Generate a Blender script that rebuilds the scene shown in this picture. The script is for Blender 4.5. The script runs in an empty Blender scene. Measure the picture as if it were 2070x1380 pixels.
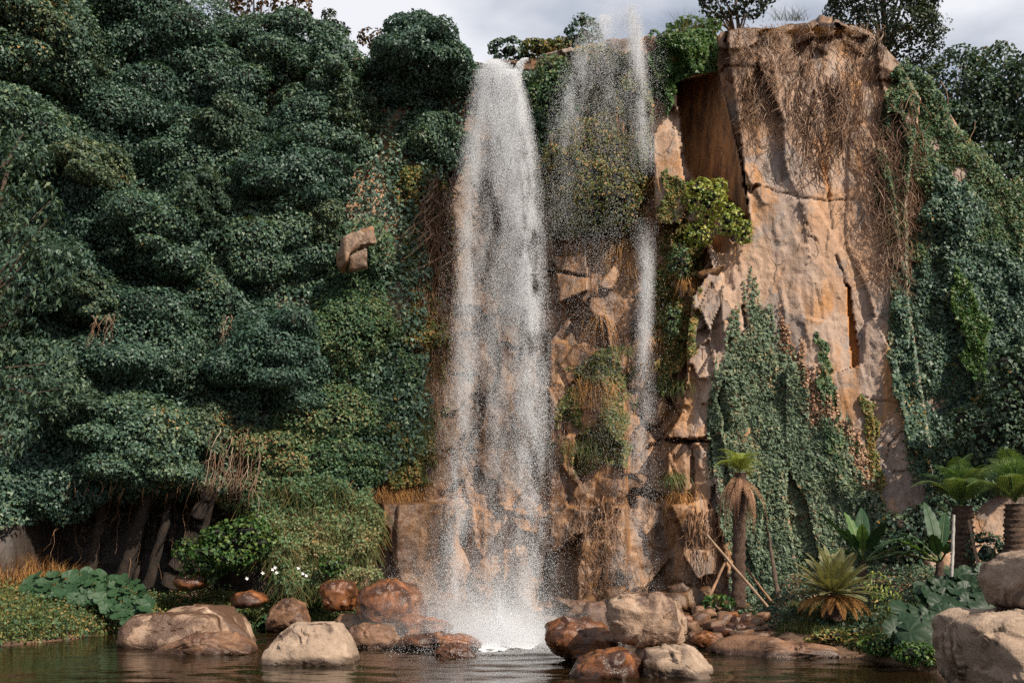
import bpy, bmesh, math, random
import numpy as np
from mathutils import Matrix, Vector

# ------------------------------------------------------------------ camera
F, YH, CAMH = 2220.0, 1080.0, 3.2          # focal length and horizon in photo pixels, eye height in m
scn = bpy.context.scene
cam_d = bpy.data.cameras.new('camera')
cam = bpy.data.objects.new('camera', cam_d)
scn.collection.objects.link(cam)
cam.location = (0, 0, CAMH)
cam.rotation_euler = (math.radians(90), 0, 0)
cam_d.sensor_width = 36.0
cam_d.lens = F / 2070.0 * 36.0
cam_d.shift_y = (YH - 690.0) / 2070.0
cam_d.clip_end = 3000
scn.camera = cam

# ------------------------------------------------------------------ sky, sun, exposure
SUN_AZ, SUN_EL = 46.0, 43.0                # degrees to the right of the viewer's back, height
wd = bpy.data.worlds.new('World'); scn.world = wd; wd.use_nodes = True
nt = wd.node_tree; nt.nodes.clear()
wo = nt.nodes.new('ShaderNodeOutputWorld'); bg = nt.nodes.new('ShaderNodeBackground')
sky = nt.nodes.new('ShaderNodeTexSky'); sky.sky_type = 'NISHITA'; sky.sun_disc = False
sky.sun_elevation = math.radians(SUN_EL)
sky.sun_rotation = math.radians(180 - SUN_AZ)
sky.air_density = 1.0; sky.dust_density = 1.5
tc = nt.nodes.new('ShaderNodeTexCoord')
mp = nt.nodes.new('ShaderNodeMapping'); mp.inputs['Scale'].default_value = (1.0, 1.0, 2.2)
nz = nt.nodes.new('ShaderNodeTexNoise'); nz.inputs['Scale'].default_value = 3.4
nz.inputs['Detail'].default_value = 6; nz.inputs['Roughness'].default_value = 0.5
rp = nt.nodes.new('ShaderNodeValToRGB')
rp.color_ramp.elements[0].position = 0.38; rp.color_ramp.elements[1].position = 0.58
rp.color_ramp.elements[0].color = (0.22, 0.22, 0.22, 1)
mx = nt.nodes.new('ShaderNodeMix'); mx.data_type = 'RGBA'
mx.inputs[7].default_value = (8.9, 9.05, 9.6, 1)
nt.links.new(tc.outputs['Generated'], mp.inputs[0]); nt.links.new(mp.outputs[0], nz.inputs['Vector'])
nt.links.new(nz.outputs['Fac'], rp.inputs[0]); nt.links.new(rp.outputs[0], mx.inputs[0])
nt.links.new(sky.outputs[0], mx.inputs[6]); nt.links.new(mx.outputs[2], bg.inputs[0])
bg.inputs[1].default_value = 0.068
nt.links.new(bg.outputs[0], wo.inputs[0])

sun_d = bpy.data.lights.new('sun', 'SUN'); sun_d.energy = 5.0; sun_d.angle = math.radians(0.5)
sun_d.color = (1.0, 0.89, 0.74)
sun = bpy.data.objects.new('sun', sun_d); scn.collection.objects.link(sun)
_a, _e = math.radians(SUN_AZ), math.radians(SUN_EL)
SUNV = Vector((math.sin(_a) * math.cos(_e), -math.cos(_a) * math.cos(_e), math.sin(_e)))
sun.rotation_euler = SUNV.to_track_quat('Z', 'Y').to_euler()
sun.location = SUNV * 60

vs = scn.view_settings
vs.view_transform = 'Standard'; vs.look = 'None'; vs.exposure = 0.55; vs.gamma = 1.0; vs.use_curve_mapping = False
scn.render.engine = 'CYCLES'
scn.cycles.use_denoising = False
scn.cycles.max_bounces = 6; scn.cycles.diffuse_bounces = 3; scn.cycles.glossy_bounces = 2
scn.cycles.transmission_bounces = 3; scn.cycles.transparent_max_bounces = 8; scn.cycles.volume_bounces = 1
scn.cycles.sample_clamp_indirect = 4.0; scn.cycles.sample_clamp_direct = 8.0
scn.cycles.caustics_reflective = False; scn.cycles.caustics_refractive = False

# ------------------------------------------------------------------ helpers
COL = scn.collection
rng = np.random.default_rng(7)
WL = {}

def W(px, py, d):
    return np.stack(np.broadcast_arrays((np.asarray(px, float) - 1035) / F * d, d, CAMH + (YH - np.asarray(py, float)) / F * d), -1).astype(float)

_tab = np.random.default_rng(3).random((64, 64, 64))
def vnoise(p):
    p = np.asarray(p, float); i = np.floor(p).astype(int); f = p - i; f = f * f * (3 - 2 * f)
    x0, y0, z0 = (i[..., k] & 63 for k in range(3)); x1, y1, z1 = ((i[..., k] + 1) & 63 for k in range(3))
    fx, fy, fz = (f[..., k] for k in range(3))
    a = _tab[x0, y0, z0] * (1 - fx) + _tab[x1, y0, z0] * fx
    b = _tab[x0, y1, z0] * (1 - fx) + _tab[x1, y1, z0] * fx
    c = _tab[x0, y0, z1] * (1 - fx) + _tab[x1, y0, z1] * fx
    d = _tab[x0, y1, z1] * (1 - fx) + _tab[x1, y1, z1] * fx
    return (a * (1 - fy) + b * fy) * (1 - fz) + (c * (1 - fy) + d * fy) * fz
def fbm(p, octs=4, seed=0):
    p = np.asarray(p, float) + seed * 17.31; s = 0; a = 0.5; t = 0
    for _ in range(octs):
        s = s + a * vnoise(p); t += a; a *= 0.5; p = p * 2.03 + 11.7
    return s / t * 2 - 1
def facets(x, y, seed, amp=1.0, tilt=0.6):
    """blocky fracture relief: per cell a tilted plane"""
    i = np.floor(x).astype(int); j = np.floor(y).astype(int)
    best = np.full(x.shape, 9e9); out = np.zeros(x.shape)
    for a in (-1, 0, 1):
        for b in (-1, 0, 1):
            ci, cj = i + a, j + b
            h = lambda k: _tab[(ci * 7 + seed * 5 + k) & 63, (cj * 3 + k * 13) & 63, (ci + cj * 5 + seed + k * 29) & 63]
            cx, cy = ci + h(1), cj + h(2)
            d = np.abs(x - cx) + 0.9 * np.abs(y - cy) + 0.3 * np.hypot(x - cx, y - cy)
            v = (h(3) - 0.5) + tilt * ((h(4) - 0.5) * 2 * (x - cx) + (h(5) - 0.5) * 2 * (y - cy))
            m = d < best
            best = np.where(m, d, best); out = np.where(m, v, out)
    return out * amp
def inpoly(x, y, poly):
    x = np.asarray(x, float); y = np.asarray(y, float); r = np.zeros(np.broadcast(x, y).shape, bool)
    n = len(poly)
    for k in range(n):
        x1, y1 = poly[k]; x2, y2 = poly[(k + 1) % n]
        c = ((y1 > y) != (y2 > y))
        with np.errstate(divide='ignore', invalid='ignore'):
            r ^= c & (x < (x2 - x1) * (y - y1) / ((y2 - y1) if y2 != y1 else 1e-9) + x1)
    return r
def segdist(x, y, pl):
    d = np.full(np.broadcast(x, y).shape, 1e9)
    for (x1, y1), (x2, y2) in zip(pl[:-1], pl[1:]):
        L = (x2 - x1) ** 2 + (y2 - y1) ** 2
        t = np.clip(((x - x1) * (x2 - x1) + (y - y1) * (y2 - y1)) / L, 0, 1)
        d = np.minimum(d, np.hypot(x - x1 - t * (x2 - x1), y - y1 - t * (y2 - y1)))
    return d
def sstep(a, b, x):
    t = np.clip((np.asarray(x, float) - a) / (b - a), 0, 1); return t * t * (3 - 2 * t)
def norm(v):
    return v / np.maximum(np.linalg.norm(v, axis=-1, keepdims=True), 1e-9)

def mesh(name, V, faces, mat, smooth=False, attrs=None):
    me = bpy.data.meshes.new(name)
    V = np.ascontiguousarray(V, dtype=np.float32)
    if not isinstance(faces, (list, tuple)): faces = [faces]
    faces = [np.asarray(f, dtype=np.int32) for f in faces if len(f)]
    me.vertices.add(len(V)); me.vertices.foreach_set('co', V.ravel())
    nl = sum(f.size for f in faces); nf = sum(len(f) for f in faces)
    me.loops.add(nl); me.loops.foreach_set('vertex_index', np.concatenate([f.ravel() for f in faces]))
    st, o = [], 0
    for f in faces:
        st.append(o + np.arange(len(f)) * f.shape[1]); o += f.size
    me.polygons.add(nf); me.polygons.foreach_set('loop_start', np.concatenate(st).astype(np.int32))
    if smooth: me.polygons.foreach_set('use_smooth', np.ones(nf, bool))
    for k, v in (attrs or {}).items():
        at = me.attributes.new(k, 'FLOAT', 'POINT'); at.data.foreach_set('value', np.ascontiguousarray(v, dtype=np.float32))
    me.materials.append(mat)
    me.update(calc_edges=True)
    return me
def tag(o, label=None, cat=None, group=None, kind=None):
    if label: o['label'] = label
    if cat: o['category'] = cat
    if group: o['group'] = group
    if kind: o['kind'] = kind
    return o
def obj(name, V, faces, mat, parent=None, smooth=False, attrs=None, kind=None, origin=None):
    """one mesh object from world coordinates; origin: base point for a thing made of a single mesh"""
    V = np.asarray(V, float)
    loc = np.zeros(3)
    base = WL.get(parent.name, np.zeros(3)) if parent else np.zeros(3)
    if origin is not None: loc = np.asarray(origin, float) - base
    o = bpy.data.objects.new(name, mesh(name, V - base - loc, faces, mat, smooth, attrs))
    COL.objects.link(o); o.location = loc
    WL[o.name] = base + loc
    if parent: o.parent = parent
    if kind: o['kind'] = kind
    return o
def thing(name, label, cat, loc, group=None):
    o = bpy.data.objects.new(name, None); COL.objects.link(o); o.location = tuple(loc)
    o.empty_display_size = 0.2
    WL[o.name] = np.asarray(loc, float)
    return tag(o, label, cat, group)
def inst(name, me, parent, M):
    """a part that shares mesh data; M is its matrix in the parent's space"""
    o = bpy.data.objects.new(name, me); COL.objects.link(o); o.parent = parent; o.matrix_local = M
    return o
class Acc:
    def __init__(s): s.V, s.F, s.n, s.A = [], {}, 0, []
    def add(s, V, faces, a=None):
        V = np.asarray(V, float).reshape(-1, 3); f = np.asarray(faces, int)
        if len(V) == 0: return
        s.V.append(V); s.F.setdefault(f.shape[1], []).append(f + s.n); s.n += len(V)
        s.A.append(np.broadcast_to(0.5 if a is None else a, (len(V),)))
    def get(s): return np.concatenate(s.V), [np.concatenate(v) for v in s.F.values()], np.concatenate(s.A)
    def obj(s, name, mat, parent=None, smooth=False, kind=None, origin=None):
        V, f, a = s.get(); return obj(name, V, f, mat, parent, smooth, {'tint': a}, kind, origin)

def tube(P, R, n=5):
    P = np.asarray(P, float); R = np.broadcast_to(R, (len(P),)).astype(float)
    T = norm(np.gradient(P, axis=0))
    up = np.where(np.abs(T[:, 2:3]) > 0.9, [[1., 0, 0]], [[0, 0, 1.]])
    A = norm(np.cross(T, up)); B = np.cross(T, A)
    an = np.arange(n) / n * 2 * math.pi
    V = P[:, None] + R[:, None, None] * (np.cos(an)[None, :, None] * A[:, None] + np.sin(an)[None, :, None] * B[:, None])
    i = np.arange(len(P) - 1)[:, None] * n; j = np.arange(n)[None]; k = (j + 1) % n
    Fq = np.stack([i + j, i + k, i + n + k, i + n + j], -1).reshape(-1, 4)
    return V.reshape(-1, 3), Fq
def wander(p0, p1, n, amp, seed, freq=1.0):
    t = np.linspace(0, 1, n)[:, None]; p0 = np.asarray(p0, float); p1 = np.asarray(p1, float)
    L = np.linalg.norm(p1 - p0); q = np.stack([t[:, 0] * 3 * freq, np.full(n, seed * 3.7), np.full(n, 0.5)], -1)
    o = np.stack([fbm(q, 3, seed), fbm(q, 3, seed + 5), fbm(q, 3, seed + 9)], -1)
    return p0 + (p1 - p0) * t + o * amp * L * np.sin(np.clip(t, 0, 1) * math.pi * 0.75)

def leafset(P, N, size, r, asp=0.8, tdir=None, tw=0.0, fold=0.18, tri=False):
    """kite-shaped leaves: N faces, tip direction blended towards tdir"""
    n = len(P); N = norm(N)
    t = r.normal(size=(n, 3))
    if tdir is not None: t = t * (1 - tw) + np.asarray(tdir) * tw * 1.6
    t = norm(t - (t * N).sum(1, keepdims=True) * N); b = np.cross(N, t)
    s = np.broadcast_to(size, (n,))[:, None] * r.uniform(0.7, 1.3, (n, 1))
    w = s * asp * 0.5
    if tri:
        w = w * 1.15; V = np.stack([P + b * w - t * s * 0.36, P + t * s * 0.62, P - b * w - t * s * 0.36], 1)
        return V.reshape(-1, 3), np.arange(n * 3).reshape(n, 3)
    V = np.stack([P - t * s * 0.45, P + b * w - t * s * 0.08 + N * s * fold, P + t * s * 0.6, P - b * w - t * s * 0.08 + N * s * fold], 1)
    return V.reshape(-1, 3), np.arange(n * 4).reshape(n, 4)

_ico = {}
def ico(sub):
    if sub not in _ico:
        bm = bmesh.new(); bmesh.ops.create_icosphere(bm, subdivisions=sub, radius=1.0)
        _ico[sub] = (np.array([v.co[:] for v in bm.verts]), np.array([[v.index for v in f.verts] for f in bm.faces])); bm.free()
    return _ico[sub]

# ------------------------------------------------------------------ materials
def newmat(name):
    m = bpy.data.materials.new(name); m.use_nodes = True; t = m.node_tree
    return m, t, t.nodes['Principled BSDF'], t.nodes['Material Output']
def N_(t, kind, **kw):
    n = t.nodes.new(kind)
    for k, v in kw.items():
        if k in n.inputs: n.inputs[k].default_value = v
        else: setattr(n, k, v)
    return n
def noise(t, vec, scale, detail=4, rough=0.55, dist=0.0):
    n = N_(t, 'ShaderNodeTexNoise', Scale=scale, Detail=detail, Roughness=rough, Distortion=dist)
    if vec is not None: t.links.new(vec, n.inputs['Vector'])
    return n.outputs['Fac']
def ramp(t, fac, stops):
    n = t.nodes.new('ShaderNodeValToRGB'); cr = n.color_ramp
    while len(cr.elements) < len(stops): cr.elements.new(0.5)
    for e, (p, c) in zip(cr.elements, stops):
        e.position = p; e.color = (c, c, c, 1) if isinstance(c, (int, float)) else (*c, 1)
    t.links.new(fac, n.inputs[0]); return n.outputs[0]
def mix(t, fac, a, b, mode='MIX'):
    n = t.nodes.new('ShaderNodeMix'); n.data_type = 'RGBA'; n.blend_type = mode
    for s, v in ((0, fac), (6, a), (7, b)):
        if isinstance(v, (int, float)): n.inputs[s].default_value = v
        elif isinstance(v, tuple): n.inputs[s].default_value = (*v, 1)
        else: t.links.new(v, n.inputs[s])
    return n.outputs[2]
def math_(t, op, a, b):
    n = t.nodes.new('ShaderNodeMath'); n.operation = op
    for s, v in ((0, a), (1, b)):
        if isinstance(v, (int, float)): n.inputs[s].default_value = v
        else: t.links.new(v, n.inputs[s])
    return n.outputs[0]
def coords(t, scale=(1, 1, 1), rot=(0, 0, 0)):
    g = t.nodes.new('ShaderNodeNewGeometry'); m = t.nodes.new('ShaderNodeMapping')
    m.inputs['Scale'].default_value = scale; m.inputs['Rotation'].default_value = rot
    t.links.new(g.outputs['Position'], m.inputs[0]); return m.outputs[0]
def attr(t, name):
    n = t.nodes.new('ShaderNodeAttribute'); n.attribute_name = name; return n.outputs['Fac']
def bump(t, bs, h, strength, dist):
    b = N_(t, 'ShaderNodeBump', Strength=strength, Distance=dist); t.links.new(h, b.inputs['Height']); t.links.new(b.outputs[0], bs.inputs['Normal'])

def leafmat(name, stops, rough=0.55, transl=0.22, spec=0.28):
    m, t, b, out = newmat(name)
    v = coords(t)
    f = math_(t, 'ADD', math_(t, 'MULTIPLY', attr(t, 'tint'), 0.75), math_(t, 'MULTIPLY', noise(t, v, 0.55, 3), 0.5))
    f = math_(t, 'ADD', f, math_(t, 'MULTIPLY', math_(t, 'SUBTRACT', noise(t, v, 0.16, 2), 0.5), 0.55))
    f = math_(t, 'SUBTRACT', f, 0.10)
    c = ramp(t, f, stops)
    t.links.new(c, b.inputs['Base Color']); b.inputs['Roughness'].default_value = rough
    b.inputs['Specular IOR Level'].default_value = spec
    tr = t.nodes.new('ShaderNodeBsdfTranslucent'); t.links.new(mix(t, 1.0, c, (1.3, 1.25, 0.55), 'MULTIPLY'), tr.inputs[0])
    ms = t.nodes.new('ShaderNodeMixShader'); ms.inputs[0].default_value = transl
    t.links.new(b.outputs[0], ms.inputs[1]); t.links.new(tr.outputs[0], ms.inputs[2]); t.links.new(ms.outputs[0], out.inputs[0])
    return m
def plain(name, c1, c2, rough=0.8, scale=3.0, bs=0.4, bd=0.03, stretch=(1, 1, 1)):
    m, t, b, out = newmat(name); v = coords(t, stretch)
    n = noise(t, v, scale, 6); t.links.new(ramp(t, n, [(0.3, c1), (0.7, c2)]), b.inputs['Base Color'])
    b.inputs['Roughness'].default_value = rough; bump(t, b, noise(t, v, scale * 5, 5), bs, bd); return m
def rockmat(name, a, b2, stain, stain_lo, stain_hi, rough=0.85, wetrough=None, pale=None, sc=1.0, streak=1.0, cstain=None, top=0.0, bs=0.75):
    m, t, b, out = newmat(name); v = coords(t); vs_ = coords(t, (1, 1, streak))
    base = ramp(t, noise(t, v, 1.1 * sc, 6, 0.6, 0.6), [(0.30, a), (0.55, tuple((np.array(a) + np.array(b2)) / 2)), (0.72, b2)])
    if pale: base = mix(t, ramp(t, noise(t, v, 3.1 * sc, 5, 0.7), [(0.52, 0.0), (0.68, 0.8)]), base, pale)
    base = mix(t, ramp(t, noise(t, v, 24 * sc, 4, 0.7), [(0.3, 0.35), (0.7, 0.0)]), base, tuple(np.array(a) * 0.45))
    gn = t.nodes.new('ShaderNodeNewGeometry'); sn = t.nodes.new('ShaderNodeSeparateXYZ'); t.links.new(gn.outputs['Normal'], sn.inputs[0])
    st = ramp(t, math_(t, 'ADD', noise(t, vs_, 1.25 * sc, 7, 0.66, 0.8), math_(t, 'MULTIPLY', math_(t, 'MAXIMUM', sn.outputs[2], 0.0), top)), [(stain_lo, 0.0), (stain_hi, 1.0)])
    if cstain:
        sc2 = ramp(t, noise(t, vs_, 3.5 * sc, 5, 0.6), [(0.35, stain), (0.7, cstain)])
    else: sc2 = stain
    c = mix(t, st, base, sc2)
    gz = t.nodes.new('ShaderNodeNewGeometry'); sx = t.nodes.new('ShaderNodeSeparateXYZ'); t.links.new(gz.outputs['Position'], sx.inputs[0])
    band = ramp(t, math_(t, 'ADD', math_(t, 'MULTIPLY', sx.outputs[2], 2.0), math_(t, 'MULTIPLY', noise(t, v, 3, 4), 0.25)), [(0.34, 1.0), (0.52, 0.0)])
    c = mix(t, math_(t, 'MULTIPLY', band, 0.75), c, tuple(np.array(stain) * 0.6))
    # hairline cracks
    vo = N_(t, 'ShaderNodeTexVoronoi', Scale=0.9 * sc, feature='DISTANCE_TO_EDGE'); t.links.new(coords(t, (1, 1, 0.7)), vo.inputs['Vector'])
    t.links.new(c, b.inputs['Base Color'])
    if wetrough is not None:
        t.links.new(mix(t, math_(t, 'MAXIMUM', st, band), (rough,) * 3, (wetrough,) * 3), b.inputs['Roughness'])
    else: b.inputs['Roughness'].default_value = rough
    h = math_(t, 'ADD', noise(t, v, 5 * sc, 8, 0.68), math_(t, 'MULTIPLY', noise(t, v, 28 * sc, 4, 0.6), 0.35))
    bump(t, b, h, bs, 0.09); return m

TAN, TAN2 = (0.44, 0.29, 0.195), (0.36, 0.255, 0.19)
M_rock_pale = rockmat('pale_rock', (0.3240, 0.2336, 0.1703), (0.2430, 0.1703, 0.1200), (0.0770, 0.0436, 0.0271), 0.515, 0.60, 0.85, 0.5, (0.4212, 0.3168, 0.2322), 0.8, 0.8)
M_rock_mixed = rockmat('stained_rock', (0.3720, 0.2520, 0.1760), (0.2511, 0.1530, 0.0968), (0.0791, 0.0405, 0.0229), 0.485, 0.575, 0.8, 0.45, (0.4650, 0.3510, 0.2640), 0.8, 0.55, None, 0.07)
M_rock_orange = rockmat('wet_rust_rock', (0.29, 0.105, 0.032), (0.17, 0.060, 0.022), (0.050, 0.021, 0.012), 0.40, 0.58, 0.42, 0.30, (0.36, 0.15, 0.045), 0.9, 0.8, None, 0.04, 0.5)
M_rock_brown = rockmat('damp_brown_rock', (0.22, 0.115, 0.062), (0.15, 0.072, 0.038), (0.06, 0.03, 0.02), 0.46, 0.66, 0.6, 0.36, (0.30, 0.18, 0.10), 0.9, 0.8, None, 0.05, 0.6)

def cliffmat():
    m, t, b, out = newmat('cliff_rock'); v = coords(t)
    wv = N_(t, 'ShaderNodeTexNoise', Scale=0.8, Detail=4); t.links.new(v, wv.inputs['Vector'])
    wp = t.nodes.new('ShaderNodeVectorMath'); wp.operation = 'MULTIPLY_ADD'
    t.links.new(wv.outputs['Color'], wp.inputs[0]); wp.inputs[1].default_value = (1.5, 1.5, 1.5); t.links.new(coords(t, (1, 1, 0.5), (0, 0.16, 0)), wp.inputs[2])
    cell = N_(t, 'ShaderNodeTexVoronoi', Scale=0.62); t.links.new(wp.outputs[0], cell.inputs['Vector'])
    sp = t.nodes.new('ShaderNodeSeparateColor'); t.links.new(cell.outputs['Color'], sp.inputs[0])
    tone = math_(t, 'ADD', math_(t, 'MULTIPLY', sp.outputs[0], 0.55), math_(t, 'MULTIPLY', noise(t, coords(t, (1, 1, 0.55), (0, 0.3, 0)), 0.5, 6, 0.62, 0.7), 0.5))
    base = ramp(t, tone, [(0.22, (0.21, 0.17, 0.15)), (0.36, (0.34, 0.25, 0.20)), (0.50, (0.40, 0.27, 0.19)), (0.64, (0.38, 0.225, 0.135)), (0.80, (0.32, 0.245, 0.20))])
    base = mix(t, ramp(t, noise(t, coords(t, (1, 1, 0.28), (0, 0.12, 0)), 0.8, 6, 0.6, 0.5), [(0.53, 0.0), (0.62, 0.85)]), base, (0.38, 0.18, 0.06))      # iron staining
    base = mix(t, ramp(t, noise(t, v, 0.55, 6, 0.62, 1.0), [(0.56, 0.0), (0.62, 0.7)]), base, (0.23, 0.205, 0.195))     # grey patches
    base = mix(t, ramp(t, noise(t, v, 0.9, 3, 0.5, 0.2), [(0.68, 0.0), (0.76, 0.7)]), base, (0.48, 0.43, 0.39))         # lime bloom
    base = mix(t, ramp(t, noise(t, coords(t, (3.2, 3.2, 0.22)), 0.9, 6, 0.65, 0.2), [(0.50, 0.0), (0.66, 0.62)]), base, (0.16, 0.105, 0.075))  # run-off streaks
    base = mix(t, ramp(t, noise(t, v, 7, 6, 0.75), [(0.34, 0.35), (0.50, 0.0)]), base, (0.20, 0.13, 0.085))
    w = attr(t, 'wet')  # damp rock, plus shade painted in the left hollow and on the turned face
    wn = math_(t, 'ADD', w, math_(t, 'MULTIPLY', math_(t, 'SUBTRACT', noise(t, coords(t, (1.6, 1.6, 0.4)), 0.9, 6, 0.65), 0.5), 1.3))
    wet_shade_col = ramp(t, noise(t, coords(t, (2, 2, 0.5)), 1.0, 6, 0.6, 0.4), [(0.28, (0.035, 0.02, 0.012)), (0.44, (0.12, 0.058, 0.028)), (0.54, (0.23, 0.115, 0.048)), (0.66, (0.33, 0.165, 0.066)), (0.78, (0.18, 0.11, 0.07))])
    wf = ramp(t, wn, [(0.42, 0.0), (0.72, 1.0)])
    base = mix(t, wf, base, wet_shade_col)
    # fracture lines, broken up by noise
    ed = N_(t, 'ShaderNodeTexVoronoi', Scale=0.62, feature='DISTANCE_TO_EDGE'); t.links.new(wp.outputs[0], ed.inputs['Vector'])
    ln = math_(t, 'MULTIPLY', ramp(t, ed.outputs['Distance'], [(0.0, 1.0), (0.022, 0.0)]), ramp(t, noise(t, v, 0.7, 3), [(0.47, 0.0), (0.58, 1.0)]))
    e2 = N_(t, 'ShaderNodeTexVoronoi', Scale=1.9, feature='DISTANCE_TO_EDGE'); t.links.new(wp.outputs[0], e2.inputs['Vector'])
    l2 = math_(t, 'MULTIPLY', ramp(t, e2.outputs['Distance'], [(0.0, 1.0), (0.03, 0.0)]), ramp(t, noise(t, v, 1.1, 4, 0.6), [(0.52, 0.0), (0.60, 1.0)]))
    ln = math_(t, 'MAXIMUM', ln, math_(t, 'MULTIPLY', l2, 0.75))
    base = mix(t, math_(t, 'MULTIPLY', ln, 0.8), base, (0.09, 0.06, 0.04))
    base = mix(t, attr(t, 'dark'), base, (0.026, 0.019, 0.015))  # dark rock tone; in the left hollow it is painted shade
    base = mix(t, attr(t, 'crack'), base, (0.07, 0.045, 0.03))
    base = mix(t, attr(t, 'rust'), base, (0.45, 0.18, 0.04))
    t.links.new(base, b.inputs['Base Color'])
    t.links.new(mix(t, wf, (0.88,) * 3, (0.45,) * 3), b.inputs['Roughness'])
    h = math_(t, 'ADD', noise(t, coords(t, (1, 1, 0.6)), 3.2, 8, 0.62), math_(t, 'MULTIPLY', noise(t, v, 9, 6, 0.7), 0.26))
    rg = N_(t, 'ShaderNodeTexNoise', noise_type='RIDGED_MULTIFRACTAL', Scale=1.1, Detail=6.0, Roughness=0.6); t.links.new(wp.outputs[0], rg.inputs['Vector'])
    h = math_(t, 'SUBTRACT', h, math_(t, 'MULTIPLY', rg.outputs['Fac'], 0.06))
    h = math_(t, 'SUBTRACT', h, math_(t, 'MULTIPLY', ln, 0.25))
    bump(t, b, h, 0.7, 0.13); return m
M_cliff = cliffmat()

IVY_D = [(0.12, (0.017, 0.038, 0.027)), (0.4, (0.032, 0.064, 0.044)), (0.7, (0.058, 0.100, 0.064)), (0.95, (0.10, 0.135, 0.062)), (1.0, (0.22, 0.12, 0.03))]
IVY = [(0.12, (0.0225, 0.0524, 0.0400)), (0.4, (0.0423, 0.0882, 0.0654)), (0.7, (0.0767, 0.1378, 0.0949)), (0.95, (0.1322, 0.1860, 0.0921)), (1.0, (0.2910, 0.1653, 0.0445))]
IVY_L = [(0.12, (0.0267, 0.0667, 0.0395)), (0.42, (0.0546, 0.1129, 0.0547)), (0.72, (0.1033, 0.1604, 0.0684)), (0.97, (0.2066, 0.1732, 0.0760)), (1.0, (0.3159, 0.1795, 0.0760))]
M_ivy = leafmat('ivy_leaf', IVY, 0.5, 0.2, 0.4)
M_ivy_dark = leafmat('tree_leaf', IVY_D)
M_ivy_mid = leafmat('ivy_leaf_mid', IVY_L)
M_ivy_grey = leafmat('ivy_leaf_grey', [(0.15, (0.0627, 0.0967, 0.0671)), (0.5, (0.1164, 0.1711, 0.1090)), (0.8, (0.1791, 0.2232, 0.1342)), (0.97, (0.2866, 0.1785, 0.1006))])
M_green = leafmat('fresh_leaf', [(0.2, (0.0230, 0.0666, 0.0204)), (0.6, (0.0516, 0.1142, 0.0306)), (0.9, (0.1148, 0.1618, 0.0408))], 0.45, 0.3)
M_yellow = leafmat('yellow_green_leaf', [(0.2, (0.1033, 0.1620, 0.0338)), (0.5, (0.1951, 0.2565, 0.0540)), (0.85, (0.3213, 0.3240, 0.0810))], 0.5, 0.3)
M_dead = leafmat('dead_leaf', [(0.2, (0.14, 0.07, 0.04)), (0.5, (0.32, 0.18, 0.11)), (0.8, (0.45, 0.29, 0.20))], 0.8, 0.1, 0.2)
M_tree = leafmat('evergreen_leaf', [(0.2, (0.014, 0.026, 0.016)), (0.6, (0.026, 0.046, 0.024)), (0.95, (0.05, 0.065, 0.028))], 0.5, 0.15)
M_brownleaf = leafmat('russet_leaf', [(0.2, (0.045, 0.022, 0.013)), (0.6, (0.10, 0.05, 0.022)), (0.95, (0.10, 0.09, 0.03))], 0.6, 0.2)
M_orange_grass = leafmat('dry_root', [(0.2, (0.14, 0.065, 0.022)), (0.55, (0.33, 0.16, 0.05)), (0.9, (0.46, 0.26, 0.10))], 0.8, 0.1, 0.2)
M_grass = leafmat('grass_blade', [(0.15, (0.03, 0.065, 0.02)), (0.5, (0.075, 0.11, 0.03)), (0.8, (0.17, 0.14, 0.05)), (0.97, (0.30, 0.20, 0.09))], 0.6, 0.25, 0.3)
M_moss = leafmat('mossy_leaf', [(0.15, (0.0463, 0.0794, 0.0239)), (0.5, (0.1058, 0.1388, 0.0373)), (0.85, (0.2909, 0.1719, 0.0598))], 0.6, 0.2)
M_big = leafmat('broad_leaf', [(0.2, (0.0135, 0.0390, 0.0180)), (0.6, (0.0255, 0.0615, 0.0255)), (0.95, (0.0562, 0.0938, 0.0338))], 0.55, 0.15)
M_dark = leafmat('dark_broad_leaf', [(0.2, (0.0055, 0.0176, 0.0076)), (0.6, (0.0099, 0.0286, 0.0110)), (0.95, (0.0193, 0.0413, 0.0127))], 0.5, 0.12)
M_fern = leafmat('fern_leaf', [(0.2, (0.0351, 0.0900, 0.0306)), (0.6, (0.0819, 0.1530, 0.0510)), (0.95, (0.1872, 0.2160, 0.0714))], 0.5, 0.3)
M_cycad = leafmat('cycad_leaf', [(0.2, (0.1215, 0.1337, 0.0547)), (0.6, (0.2309, 0.2187, 0.1094)), (0.95, (0.3281, 0.2916, 0.1580))], 0.5, 0.2)
M_stem = leafmat('bare_vine_stem', [(0.1, (0.07, 0.04, 0.026)), (0.45, (0.17, 0.10, 0.066)), (0.75, (0.30, 0.20, 0.14)), (0.95, (0.46, 0.36, 0.28))], 0.85, 0.0, 0.2)
M_root = plain('brown_root', (0.1120, 0.0630, 0.0350), (0.2800, 0.1540, 0.0840), 0.85, 4)
M_bark = plain('bark', (0.045, 0.03, 0.022), (0.12, 0.08, 0.055), 0.9, 5, 0.9, 0.05)
M_core = plain('thicket_shade', (0.006, 0.008, 0.005), (0.014, 0.015, 0.009), 1.0, 3)  # near-black fill standing in for shade inside the foliage
M_darkroot = plain('dark_root', (0.014, 0.010, 0.008), (0.045, 0.030, 0.022), 0.95, 4, 0.9, 0.05, (1, 1, 0.3))
M_fernbark = plain('fern_trunk', (0.035, 0.02, 0.014), (0.13, 0.075, 0.05), 0.95, 9, 1.0, 0.06)
M_pole = plain('pale_pole', (0.17, 0.105, 0.065), (0.30, 0.20, 0.13), 0.8, 3)
M_whitepole = plain('white_pole', (0.20, 0.185, 0.165), (0.36, 0.345, 0.32), 0.6, 3)
M_petal = plain('white_petal', (0.75, 0.70, 0.68), (0.85, 0.82, 0.82), 0.6, 3)
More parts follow.
